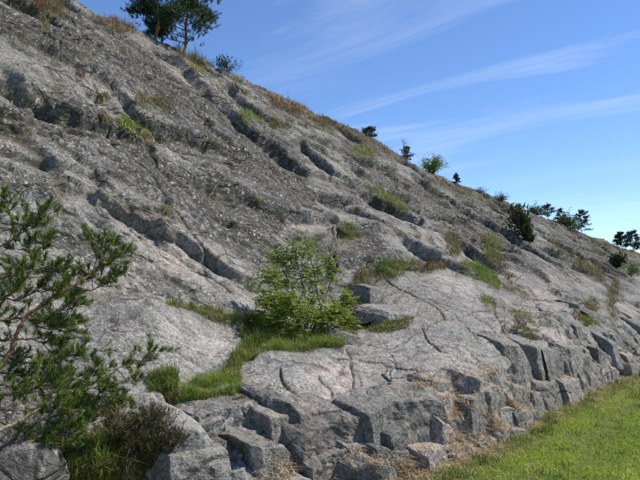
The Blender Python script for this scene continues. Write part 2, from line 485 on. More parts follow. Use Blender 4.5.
# ------------------------------------------------------------------ fine grid of the slope
ucol = np.concatenate([np.linspace(-420, -60, 60)[:-1], np.linspace(-60, 655, 1010)[:-1], np.linspace(655, 735, 60)])
perp = 0.6 * FPX - 0.8 * (ucol - 320); along = 0.8 * FPX + 0.6 * (ucol - 320)
ratio = along / perp
Drow = np.concatenate([np.linspace(1.9, 6.6, 545)[:-1], 6.6 * np.exp(np.linspace(0, math.log(15 / 6.6), 265))[:-1], np.linspace(15, 36, 46)])
Dg, rg = np.meshgrid(Drow, ratio, indexing='ij')
sg = Dg * rg
NR, NCOL = Dg.shape
zg = macro(sg, Dg)
qg = Dg * QK
P0 = from_sD(sg, Dg, zg)
NX = np.cross(np.gradient(P0, axis=1), np.gradient(P0, axis=0))
NX /= np.linalg.norm(NX, axis=-1, keepdims=True)
NX = np.where(NX[..., 2:3] < 0, -NX, NX)
ug, vg, fg = project(P0)

# joints, ledges and benches seen in the photograph: (kind, amplitude m, reach m, photo polyline)
#  lip: rock above the line stands proud;  bench: rock below it stands proud;  crack: open joint
LINES = [
    ('bench', .16, .55, [(-30, 172), (0, 178), (20, 183), (45, 192), (75, 200), (100, 208), (130, 212), (160, 218), (185, 235), (200, 250)]),
    ('crack', .10, .10, [(95, 75), (104, 108), (120, 145), (150, 165), (175, 200), (200, 240), (228, 268), (252, 290)]),
    ('lip', .14, .5, [(-20, 15), (0, 22), (40, 37), (58, 62), (92, 76), (150, 92)]),
    ('lip', .16, .5, [(-20, 60), (0, 66), (30, 72), (50, 88), (70, 108), (88, 128)]),
    ('lip', .12, .4, [(-20, 105), (0, 110), (40, 120), (66, 140), (95, 162), (110, 185)]),
    ('crack', .10, .06, [(50, 38), (61, 62)]), ('crack', .08, .05, [(64, 118), (68, 142)]), ('crack', .09, .06, [(207, 118), (211, 142)]),
    ('lip', .12, .4, [(108, 88), (135, 90), (150, 93)]),
    ('lip', .10, .35, [(120, 112), (150, 128), (175, 150), (205, 168), (235, 178)]),
    ('crack', .10, .08, [(151, 165), (163, 176), (176, 190)]),
    ('lip', .12, .4, [(205, 142), (225, 146), (250, 160), (275, 168)]),
    ('lip', .14, .45, [(160, 60), (200, 88), (240, 110), (270, 128), (284, 160), (309, 194), (330, 230), (332, 256)]),
    ('bench', .12, .35, [(262, 180), (290, 194), (316, 224), (336, 231), (331, 256)]),
    ('crack', .12, .08, [(330, 230), (333, 255), (340, 275)]),
    ('lip', .12, .4, [(300, 120), (325, 142), (346, 160), (365, 186), (387, 205), (410, 224), (425, 246)]),
    ('lip', .15, .45, [(350, 140), (380, 162), (400, 178), (422, 217), (434, 244), (456, 266)]),
    ('crack', .14, .10, [(443, 218), (452, 228), (459, 240)]),
    ('lip', .14, .5, [(420, 182), (445, 200), (470, 222), (490, 236)]),
    ('lip', .2, .6, [(470, 200), (500, 224), (530, 250), (560, 268), (590, 290)]),
    ('lip', .25, .8, [(540, 225), (575, 252), (600, 280), (620, 300)]),
    ('lip', .25, .8, [(505, 240), (530, 262), (548, 285), (560, 300)]),
    ('lip', .25, .8, [(585, 238), (610, 262), (640, 290)]),
    ('crack', .08, .06, [(150, 240), (180, 255), (215, 268), (240, 292)]),
    ('lip', .09, .3, [(168, 272), (185, 282), (200, 292), (198, 302)]),
    ('lip', .07, .2, [(62, 225), (80, 232), (100, 240)]),
    ('bench', .10, .30, [(70, 297), (110, 303), (165, 305), (200, 315), (235, 325), (247, 338), (226, 366), (190, 386)]),
    # the right-hand slab and its joints
    ('bench', .10, .3, [(366, 291), (380, 280), (400, 275), (442, 268), (470, 280), (490, 308), (503, 340), (515, 362), (526, 386)]),
    ('crack', .06, .04, [(382, 280), (400, 290), (415, 297), (440, 310), (446, 322)]),
    ('bench', .08, .25, [(345, 336), (366, 331), (410, 325), (460, 322)]),
    ('crack', .05, .03, [(366, 346), (388, 343)]), ('crack', .05, .035, [(420, 328), (430, 345), (440, 352), (456, 356)]),
    ('crack', .06, .04, [(354, 358), (380, 364), (395, 368), (428, 372)]),
    ('crack', .08, .05, [(380, 372), (395, 385), (402, 402), (406, 410)]), ('lip', .06, .15, [(362, 404), (378, 405), (388, 412)]),
    ('lip', .08, .2, [(422, 395), (432, 400), (442, 402)]),
    ('crack', .04, .03, [(452, 345), (470, 352), (486, 372), (492, 388)]), ('crack', .04, .03, [(440, 300), (470, 312), (498, 345)]),
    ('crack', .04, .03, [(410, 300), (430, 300), (455, 315), (480, 345)]),
    ('crack', .12, .05, [(496, 300), (498, 330)]), ('crack', .08, .12, [(480, 296), (490, 302), (494, 310)]),
    ('lip', .09, .2, [(500, 316), (514, 318), (527, 330)]),
    ('lip', .10, .25, [(512, 280), (530, 290), (545, 310), (552, 330)]),
    ('crack', .12, .08, [(562, 350), (570, 378), (578, 392)]), ('crack', .12, .08, [(503, 340), (516, 362), (526, 388)]),
    ('lip', .10, .25, [(535, 318), (560, 330), (590, 336), (612, 340)]),
    ('crack', .10, .08, [(606, 328), (612, 345), (618, 362)]),
    ('lip', .10, .25, [(556, 300), (585, 302), (600, 312), (618, 316)]),
    # boulder below the grass ledge
    ('bench', .10, .2, [(248, 362), (262, 354), (300, 350), (340, 348), (352, 360)]),
    ('crack', .10, .05, [(352, 360), (356, 380), (352, 400)]), ('crack', .06, .05, [(335, 398), (340, 420), (344, 436)]),
    ('crack', .06, .05, [(318, 375), (332, 392), (334, 412)]), ('crack', .06, .06, [(280, 368), (284, 385), (300, 398)]),
]
disp = np.zeros_like(sg)
crackm = np.zeros_like(sg)
wob_s = 0.06 * fbm(sg * 2.2, qg * 2.2, 3, 901); wob_q = 0.06 * fbm(sg * 2.2, qg * 2.2, 3, 955)
for kind, amp, reach, poly in LINES:
    L = line_sq(poly)
    far = max(1.0, float(np.median(L[:, 1])) / QK / 8.0)
    wch = ((0.042 if far < 1.05 else 0.075) if kind != 'crack' else max(0.010, reach * 0.2)) * far
    lo = L.min(0) - 5 * reach - 0.3; hi = L.max(0) + 5 * reach + 0.3
    msk = (sg > lo[0]) & (sg < hi[0]) & (qg > lo[1]) & (qg < hi[1])
    wf = far * (0.35 if kind == 'crack' else 1.0)
    s = sg[msk] + wob_s[msk] * wf; q = qg[msk] + wob_q[msk] * wf
    best = np.full(s.shape, 1e9); sgn = np.ones_like(s); par = np.zeros_like(s)
    seg = L[1:] - L[:-1]; ln = np.sqrt((seg ** 2).sum(1)); cum = np.concatenate([[0], np.cumsum(ln)])
    for i in range(len(seg)):
        rx = s - L[i, 0]; ry = q - L[i, 1]
        t = (rx * seg[i, 0] + ry * seg[i, 1]) / (ln[i] ** 2 + 1e-9)
        tc_ = np.clip(t, 0, 1)
        dd = np.hypot(rx - tc_ * seg[i, 0], ry - tc_ * seg[i, 1])
        near = dd < best
        best = np.where(near, dd, best)
        cr = seg[i, 0] * ry - seg[i, 1] * rx
        sgn = np.where(near, np.sign(cr), sgn)
        par = np.where(near, (cum[i] + t * ln[i]) / cum[-1], par)
    fade = sstep(-0.02, 0.10, par) * sstep(1.02, 0.90, par)
    if kind != 'crack': fade = fade * (0.30 + 0.80 * sstep(-0.35, 0.30, perlin(s * 1.1 / far + 3.3, q * 1.1 / far, 811))) * (1.0 if far < 1.05 else 0.6) * (0.5 if kind == 'lip' else 1.15)
    sdv = best * sgn                                    # > 0 : up-slope side when the line runs left to right
    if kind == 'crack':
        g = np.exp(-(best / wch) ** 1.3)
        disp[msk] -= 0.75 * amp * g * fade
        crackm[msk] = np.maximum(crackm[msk], g * fade)
    else:
        x = sdv if kind == 'lip' else -sdv
        disp[msk] += amp * sstep(-wch, wch, x) * np.exp(-np.maximum(x, 0) / reach) * fade
        g = np.exp(-((x + wch * 1.3) / (wch * 1.5)) ** 2) * fade
        crackm[msk] = np.maximum(crackm[msk], 0.8 * g)
        disp[msk] -= 0.15 * amp * np.exp(-((x + wch * 1.5) / (wch * 2)) ** 2) * fade

# how broken the rock is: slabs smooth, foot strongly jointed
frac = sstep(1.15, 0.35, zg) * sstep(-3, 2, sg)
frac = np.maximum(frac, 0.55 * sstep(6.5, 8.0, sg) * sstep(1.9, 1.2, zg))
smooth_slab = in_poly(ug, vg, [(78, 300), (165, 306), (242, 332), (225, 365), (150, 395), (90, 410), (70, 380)]) | \
              in_poly(ug, vg, [(365, 292), (442, 270), (490, 308), (515, 362), (500, 385), (440, 380), (395, 395), (362, 400), (360, 335)]) | \
              in_poly(ug, vg, [(250, 358), (300, 350), (345, 350), (358, 370), (362, 420), (350, 440), (330, 436), (314, 408), (290, 398), (258, 390)])
sm = smooth_slab.astype(np.float32)
for _ in range(10):                                   # soften the border of the slabs
    sm[1:-1, 1:-1] = (sm[:-2, 1:-1] + sm[2:, 1:-1] + sm[1:-1, :-2] + sm[1:-1, 2:]) * 0.25
frac = frac * (1 - 0.9 * sm)
rough = 1 - 0.72 * sm
upm = sstep(4.9, 6.4, Dg)                             # the face above the benches
disp += 0.16 * fbm(sg * 0.30 + 3, qg * 0.42, 2, 11) * sstep(4.5, 7.0, Dg)
wx = 0.22 * fbm(sg * 0.9, qg * 0.9, 2, 501); wy = 0.22 * fbm(sg * 0.9 + 7, qg * 0.9, 2, 505)
# joints run along the strike, dipping gently to the right, and across it
ca, sa = math.cos(0.42), math.sin(0.42)
ja = (sg + wx) * ca - (qg + wy) * sa; jb = (sg + wx) * sa + (qg + wy) * ca
def facets(kx, ky, seed, soft):
    f1, f2, ra, rb, dx, dy = cells(ja * kx, jb * ky, seed)
    e = sstep(0.0, soft, f2 - f1)
    return e, ra - 0.5, rb - 0.5, dx, dy
e, ra, rb, dx, dy = facets(0.36, 0.62, 93, 0.16)
disp += upm * (0.09 * ra * e + (0.13 * rb * dx - 0.06 * dy) * e)
crackm = np.maximum(crackm, 0.8 * upm * (1 - e) ** 4)
e, ra, rb, dx, dy = facets(0.95, 2.0, 95, 0.16)
gate = sstep(0.0, 0.3, perlin(sg * 0.5, qg * 0.5, 507))
disp += upm * gate * (0.04 * ra * e + (0.07 * rb * dx - 0.05 * dy) * e)
crackm = np.maximum(crackm, 0.7 * upm * gate * (1 - e) ** 4)
e, ra, rb, dx, dy = facets(2.3, 4.2, 97, 0.25)
gate2 = sstep(0.05, 0.4, perlin(sg * 0.8 + 4, qg * 0.8, 509))
disp += (0.35 + 0.65 * upm) * rough * gate2 * (0.035 * ra * e + (0.07 * rb * dx - 0.05 * dy) * e)
# overlapping sheets: sharp faces look down-left, backs fall away up-right
def sheets(ks, kq, warp_amp, wk, seed, sharp, amp, gmask, bulge=1.0):
    t = ks * sg + kq * qg + warp_amp * (fbm(sg * wk, qg * wk, 2, seed) + 0.10 * fbm(sg * wk * 7, qg * wk * 7, 2, seed + 9))
    fr = t - np.floor(t); c_ = hash2(np.floor(t), np.zeros_like(t), seed + 3)
    up_ = np.clip((fr - (1 - sharp)) / sharp, 0, 1)
    d_ = amp * (0.45 + 0.9 * c_) * (np.where(fr < 1 - sharp, 0, up_) - np.minimum(fr, 1) ** bulge) * gmask
    cr_ = np.exp(-((fr - (1 - sharp)) / (0.35 * sharp)) ** 2) * gmask
    return d_, cr_
lf_ = sstep(11, 6, sg); rt_ = 1 - lf_
g_ = upm * (0.45 + 0.55 * sstep(-0.3, 0.1, perlin(sg * 0.3 + 2, qg * 0.5, 5)))
d_, c_ = sheets(0.17, 0.50, 0.42, 0.40, 77, 0.075, 0.42, g_ * lf_, 1.7)
disp += d_; crackm = np.maximum(crackm, 0.75 * c_)
g_ = upm * sstep(-0.1, 0.25, perlin(sg * 0.5 + 8, qg * 0.7, 15))
d_, c_ = sheets(0.25, 1.75, 0.35, 0.6, 177, 0.11, 0.085, g_ * (0.4 + 0.6 * lf_))
disp += d_; crackm = np.maximum(crackm, 0.65 * c_)
g_ = upm * sstep(0.0, 0.25, perlin(sg * 0.6 + 3, qg * 0.35, 45))
d_, c_ = sheets(0.80, 0.22, 0.30, 0.5, 477, 0.07, 0.12, g_ * lf_)
disp += d_; crackm = np.maximum(crackm, 0.7 * c_)
g_ = sstep(4.3, 5.6, Dg) * sstep(-0.3, 0.15, perlin(sg * 0.25 + 5, qg * 0.4, 25))
d_, c_ = sheets(0.55, 0.10, 0.32, 0.4, 277, 0.085, 0.34, g_ * rt_, 1.7)
disp += d_; crackm = np.maximum(crackm, 0.75 * c_)
g_ = sstep(4.3, 5.6, Dg) * sstep(-0.1, 0.3, perlin(sg * 0.4 + 1, qg * 0.6, 35))
d_, c_ = sheets(0.14, 0.75, 0.30, 0.4, 377, 0.085, 0.30, g_ * rt_, 1.6)
disp += d_; crackm = np.maximum(crackm, 0.65 * c_)
# crags and pitting
rid = 1 - np.abs(fbm(ja * 0.8, jb * 1.5, 4, 31))
disp += 0.022 * (rid - 0.6) * upm
disp += (0.018 + 0.006 * upm) * fbm(ja * 1.5, jb * 2.4, 4, 21) * (1 - 0.3 * sm)
disp += (0.007 + 0.008 * upm) * fbm(sg * 6, qg * 8, 3, 41, 0.62) * rough
# weathering furrows running down the bare slabs
disp -= 0.014 * sm * sstep(0.55, 0.95, 1 - np.abs(perlin(ja * 1.1 + 0.3 * jb, jb * 5.0, 601)) * 2.2)
# joint steps at the foot, behind the blocks
disp -= 0.07 * frac
e, ra, rb, dx, dy = facets(2.0, 2.4, 71, 0.30)
disp += frac * (0.13 * ra * e + (0.14 * rb * dx - 0.15 * dy) * e)
e, ra, rb, dx, dy = facets(4.6, 5.2, 83, 0.34)
disp += frac * (0.04 * ra * e + (0.05 * rb * dx - 0.06 * dy) * e)
disp += 0.05 * fbm(sg * 0.9, qg * 2.0, 3, 951) * sstep(8, 10, Dg)
P1 = P0 + NX * disp[..., None]

# true position in the photo of every grid point, and what the eye can see
u1, v1, f_1 = project(P1)

def blob(cx, cy, rx, ry, rot=0.0):
    a = R(rot); x = u1 - cx; y = v1 - cy
    return np.exp(-(((x * math.cos(a) + y * math.sin(a)) / rx) ** 2 + ((-x * math.sin(a) + y * math.cos(a)) / ry) ** 2))
# stains and lichen have shapes of their own on the rock
lich = 0.34 + 0.52 * fbm(sg * 0.42, qg * 0.75, 4, 111)
for b in [(205, 205, 70, 30, 38), (150, 170, 60, 18, 45), (235, 235, 45, 26, 30), (290, 185, 50, 18, 40), (110, 60, 90, 22, 30), (40, 25, 50, 14, 25), (250, 150, 70, 16, 35), (370, 245, 26, 24, 0),
          (85, 335, 10, 30, 0), (115, 325, 8, 22, 0), (520, 260, 50, 12, 40), (450, 220, 40, 10, 45), (30, 190, 40, 10, 15), (600, 275, 40, 18, 35), (70, 245, 30, 12, 20)]:
    lich += 0.55 * blob(*b)
for b in [(140, 355, 75, 28, 0), (200, 265, 70, 20, 20), (70, 205, 60, 12, 18), (430, 330, 70, 40, 25), (320, 390, 40, 40, 0), (330, 205, 30, 20, 30), (410, 235, 25, 30, 50), (560, 330, 40, 25, 20), (160, 232, 40, 12, 20)]:
    lich -= 0.60 * blob(*b)
lich = np.clip(lich - 0.22 * sm + 0.24 * upm + 0.15 * sstep(9, 14, sg) * sstep(4.2, 5.2, Dg), 0, 1)
pinkm = 0.16 + 0.3 * fbm(sg * 0.8, qg * 0.8, 3, 131)
for b in [(160, 228, 42, 14, 18), (545, 295, 14, 18, 50), (175, 260, 40, 14, 20), (340, 375, 20, 26, 40), (175, 80, 60, 12, 20), (470, 240, 30, 10, 40), (555, 350, 40, 20, 50), (300, 225, 20, 14, 0), (515, 322, 14, 9, 20), (120, 290, 20, 8, 0), (430, 255, 20, 16, 50)]:
    pinkm += 0.8 * blob(*b)
pinkm = np.clip(pinkm, 0, 1)
straw = sstep(0.75, 0.15, P1[..., 2]) * sstep(3.6, 4.8, sg) * 0.9
for b in [(420, 415, 50, 26, 10), (400, 440, 50, 30, 0), (480, 420, 40, 24, -20), (350, 462, 50, 18, 0), (540, 412, 30, 10, -25), (370, 400, 14, 10, 0), (440, 385, 20, 10, 0)]:
    straw += 0.6 * blob(*b)
straw = np.clip(straw * (1 - 0.9 * smooth_slab), 0, 1)
soil = np.clip(crackm * 1.05, 0, 1)
darkm = np.clip(0.4 * fbm(sg * 2.2, qg * 2.2, 3, 141) + 0.10, 0, 1) * (1 - smooth_slab)

GREEN = ((0.11, 0.17, 0.02), (0.26, 0.34, 0.06)); OLIVE = ((0.07, 0.08, 0.02), (0.19, 0.17, 0.06))
BRIGHT = ((0.10, 0.19, 0.02), (0.20, 0.29, 0.05)); TAN = ((0.20, 0.15, 0.07), (0.40, 0.32, 0.18)); RUST = ((0.16, 0.07, 0.03), (0.28, 0.14, 0.06))
GR = [  # (polygon, colours, blade height m, count, ragged px)
    ([(163, 304), (200, 307), (250, 318), (300, 328), (338, 336), (345, 346), (300, 352), (262, 354), (246, 364), (240, 378), (238, 394), (195, 402), (176, 404), (192, 390), (226, 366), (247, 340), (236, 326), (196, 315)], GREEN, .17, 26000, 3),
    ([(205, 314), (250, 320), (290, 330), (290, 340), (250, 332), (215, 322)], TAN, .14, 2500, 4),
    ([(188, 390), (240, 378), (240, 396), (180, 404)], BRIGHT, .12, 5000, 3),
    ([(147, 378), (176, 376), (178, 390), (150, 394)], BRIGHT, .12, 1500, 3),
    ([(150, 388), (215, 392), (200, 402), (160, 404)], OLIVE, .07, 1500, 3),
    ([(60, 428), (115, 410), (140, 420), (150, 470), (140, 482), (62, 482)], OLIVE, .12, 6000, 6),
    ([(72, 448), (112, 440), (120, 470), (112, 484), (66, 484)], GREEN, .15, 2500, 5),
    ([(120, 462), (135, 460), (136, 484), (122, 484)], TAN, .15, 600, 3),
    ([(345, 285), (370, 264), (400, 262), (455, 264), (440, 271), (400, 275), (375, 285), (362, 300), (352, 312)], OLIVE, .13, 4500, 4),
    ([(385, 262), (412, 262), (410, 274), (380, 280)], BRIGHT, .15, 1200, 4),
    ([(340, 300), (362, 296), (372, 312), (410, 318), (408, 328), (365, 331), (340, 336)], GREEN, .09, 4000, 4),
    ([(458, 262), (480, 266), (498, 276), (500, 290), (480, 280), (456, 272)], BRIGHT, .15, 3200, 3),
    ([(480, 295), (494, 298), (495, 309), (484, 305)], BRIGHT, .08, 900, 2),
    ([(120, 119), (150, 126), (154, 138), (130, 138), (120, 132)], GREEN, .20, 1500, 4),
    ([(122, 132), (160, 138), (156, 144), (128, 142)], RUST, .07, 500, 3),
    ([(135, 97), (160, 96), (172, 108), (165, 112), (140, 106)], OLIVE, .18, 1100, 4),
    ([(97, 93), (112, 96), (112, 103), (99, 102)], OLIVE, .15, 400, 3),
    ([(98, 116), (108, 118), (108, 128), (99, 126)], OLIVE, .14, 350, 3),
    ([(10, 96), (34, 102), (32, 108), (12, 104)], TAN, .12, 400, 3),
    ([(8, 0), (32, 0), (70, 12), (68, 20), (30, 14), (10, 8)], OLIVE, .3, 1600, 4),
    ([(28, 0), (50, 4), (66, 12), (60, 20), (36, 12)], RUST, .28, 600, 3),
    ([(40, 18), (50, 20), (48, 32), (42, 30)], OLIVE, .2, 300, 2),
    ([(96, 18), (130, 22), (135, 34), (112, 30), (98, 26)], RUST, .25, 900, 4),
    ([(110, 22), (138, 28), (132, 34), (112, 30)], OLIVE, .25, 500, 4),
    ([(178, 50), (205, 54), (215, 66), (200, 66), (185, 58)], OLIVE, .35, 1300, 4),
    ([(188, 63), (206, 68), (205, 74), (190, 70)], ((.22, .2, .03), (.36, .32, .06)), .15, 500, 2),
    ([(238, 112), (262, 116), (262, 122), (240, 120)], GREEN, .2, 600, 3),
    ([(270, 119), (292, 123), (290, 130), (272, 128)], OLIVE, .2, 600, 3),
    ([(232, 74), (244, 78), (242, 84), (234, 82)], OLIVE, .2, 200, 3),
    ([(266, 96), (300, 106), (310, 116), (290, 114), (270, 104)], RUST, .3, 900, 4),
    ([(300, 112), (330, 120), (345, 130), (330, 132), (305, 122)], OLIVE, .25, 900, 4),
    ([(330, 122), (360, 132), (400, 156), (420, 168), (400, 162), (350, 138)], RUST, .22, 1200, 4),
    ([(352, 147), (372, 150), (376, 160), (356, 158)], GREEN, .3, 800, 3),
    ([(362, 186), (378, 186), (405, 206), (404, 214), (384, 206)], GREEN, .20, 1600, 3),
    ([(372, 200), (404, 208), (406, 216), (390, 212)], OLIVE, .08, 700, 3),
    ([(338, 226), (352, 224), (364, 236), (348, 242), (338, 240)], GREEN, .16, 1000, 3),
    ([(160, 206), (172, 208), (174, 218), (162, 216)], OLIVE, .10, 350, 2),
    ([(251, 196), (262, 198), (262, 204), (252, 204)], GREEN, .12, 220, 2),
    ([(420, 174), (470, 192), (510, 208), (505, 212), (465, 196), (425, 180)], OLIVE, .22, 1200, 3),
    ([(446, 234), (458, 238), (460, 258), (450, 254)], OLIVE, .2, 700, 3),
    ([(484, 236), (500, 240), (500, 258), (486, 258)], GREEN, .25, 900, 3),
    ([(478, 254), (500, 258), (506, 272), (488, 270)], OLIVE, .2, 700, 3),
    ([(500, 310), (525, 312), (536, 324), (520, 322)], GREEN, .10, 700, 2),
    ([(518, 328), (536, 332), (540, 344), (524, 342)], BRIGHT, .12, 700, 3),
    ([(580, 316), (600, 320), (602, 326), (584, 326)], BRIGHT, .16, 700, 2),
    ([(608, 286), (618, 286), (618, 330), (610, 332)], OLIVE, .22, 900, 3),
    ([(584, 300), (598, 302), (598, 312), (586, 310)], OLIVE, .15, 500, 3),
    ([(575, 262), (600, 270), (604, 280), (585, 274)], OLIVE, .3, 700, 4),
    ([(545, 240), (560, 246), (590, 268), (580, 268)], OLIVE, .25, 900, 4),
    ([(540, 220), (580, 236), (640, 252), (638, 256), (580, 240)], OLIVE, .3, 1200, 3),
    ([(308, 434), (320, 432), (322, 440), (308, 440)], GREEN, .06, 300, 2),
    ([(222, 446), (270, 434), (272, 442), (226, 452)], RUST, .03, 500, 2),
    ([(480, 272), (520, 286), (530, 300), (510, 292)], OLIVE, .12, 500, 4),
    ([(425, 398), (440, 394), (470, 396), (466, 404)], GREEN, .07, 300, 3),
    ([(0, 470), (30, 462), (60, 470), (60, 484), (0, 484)], OLIVE, .12, 1200, 6),
]
# dark humus under the plants, thinning out over the rock
hum = np.zeros_like(sg)
for poly, colr, h, n, rag in GR:
    p = np.array(poly); lo = p.min(0) - 12; hi = p.max(0) + 12
    m_ = (u1 > lo[0]) & (u1 < hi[0]) & (v1 > lo[1]) & (v1 < hi[1])
    if not m_.any(): continue
    x = P1[m_]; wb = 5 * perlin(x[:, 0] * 3.1 + 5, x[:, 1] * 3.1 + x[:, 2] * 3, 771); wc = 5 * perlin(x[:, 0] * 3.1 - 9, x[:, 1] * 3.1 + x[:, 2] * 3, 773)
    acc = np.zeros(len(x))
    for ox, oy in ((0, 0), (5, 0), (-5, 0), (0, 4), (0, -4), (3, 3), (-3, 3), (3, -3), (-3, -3)): acc += in_poly(u1[m_] + wb + ox, v1[m_] + wc + oy, poly)
    hum[m_] = np.maximum(hum[m_], acc / 9)
soil = np.clip(np.maximum(soil, hum * 0.95), 0, 1)
idx = np.arange(NR * NCOL).reshape(NR, NCOL)
F = np.stack([idx[:-1, :-1], idx[:-1, 1:], idx[1:, 1:], idx[1:, :-1]], -1).reshape(-1, 4)
me = np_mesh('rock_hillside', P1.reshape(-1, 3), F, smooth=True,
             attrs={'lichen': lich.ravel(), 'pink': pinkm.ravel(), 'soil': soil.ravel(), 'straw': straw.ravel(), 'dark': darkm.ravel(), 'rough': (0.17 + (1 - sm) * (0.28 + 0.30 * upm)).ravel()})
hill = link('rock_hillside', me, M_ROCK, kind='structure')

# first visible grid point near a photo pixel (the real surface, joints included)
order = np.argsort(f_1.ravel())
UB, VB = np.floor(u1.ravel()[order] / 2).astype(int), np.floor(v1.ravel()[order] / 2).astype(int)
okp = (UB >= -60) & (UB < 360) & (VB >= -60) & (VB < 260)
key = (UB + 60) * 400 + (VB + 60)
first = {}
kk = key[okp]; oo = order[okp]
uk, ui = np.unique(kk, return_index=True)
FIRST = np.full(420 * 400 + 400, -1); FIRST[uk] = oo[ui]
PF = P1.reshape(-1, 3); NF = NX.reshape(-1, 3); FF = f_1.ravel()
def surf(u, v):
    for r in range(0, 8):
        best = -1
        for a in range(-r, r + 1):
            for b in range(-r, r + 1):
                i = FIRST[(int(u // 2) + a + 60) * 400 + int(v // 2) + b + 60]
                if i >= 0 and (best < 0 or FF[i] < FF[best]): best = i
        if best >= 0: return PF[best]
    s, D = hit(u, v); return from_sD(s, D, macro(np.array([s]), np.array([D]))[0])
FRONT = np.full(420 * 400 + 400, 1e9); FRONT[uk] = FF[oo[ui]]
kall = np.clip((np.floor(u1.ravel() / 2).astype(int) + 60), 0, 419) * 400 + np.clip(np.floor(v1.ravel() / 2).astype(int) + 60, 0, 399)
VIS = FF < FRONT[kall] * 1.05 + 0.05

# ------------------------------------------------------------------ ground
gs = np.concatenate([[-400, -150, -50, -15], np.arange(-8, 4, 1.0), np.arange(4, 34, 0.12), np.arange(34, 70, 2), [80, 120, 200, 500, 1200]])
gD = np.concatenate([[-1200, -400, -150, -60, -20, -8], np.arange(-4, 0.6, 0.3), np.arange(0.6, 4.4, 0.06), [4.6, 6, 12, 40, 200, 1200]])
GD, GS = np.meshgrid(gD, gs, indexing='ij')
def lawn_z(s, D):
    near = np.exp(-np.maximum(0, np.abs(D) - 6) / 4.0)
    return (0.03 * fbm(s * 0.5, D * 0.7, 3, 201) + 0.10 * sstep(1.2, 2.6, D)) * near
GZ = lawn_z(GS, GD) - np.where(GD > 4.4, 1.2, 0)
gstraw = sstep(2.1, 2.5, GD + 0.25 * fbm(GS * 1.1, GD * 1.1, 3, 211)) 
idx2 = np.arange(GS.size).reshape(GS.shape)
F2 = np.stack([idx2[:-1, :-1], idx2[:-1, 1:], idx2[1:, 1:], idx2[1:, :-1]], -1).reshape(-1, 4)
ground = link('lawn', np_mesh('lawn', from_sD(GS, GD, GZ).reshape(-1, 3), F2, True, {'straw': gstraw.ravel()}), M_GROUND, kind='structure')

# ------------------------------------------------------------------ joint blocks at the foot (parts of the hillside)
def n3(p, sc, seed):
    return (fbm(p[:, 0] * sc + p[:, 2] * sc * .7, p[:, 1] * sc - p[:, 2] * sc * .6, 3, seed) + fbm(p[:, 2] * sc + 3, (p[:, 0] + p[:, 1]) * sc, 3, seed + 5)) * 0.5

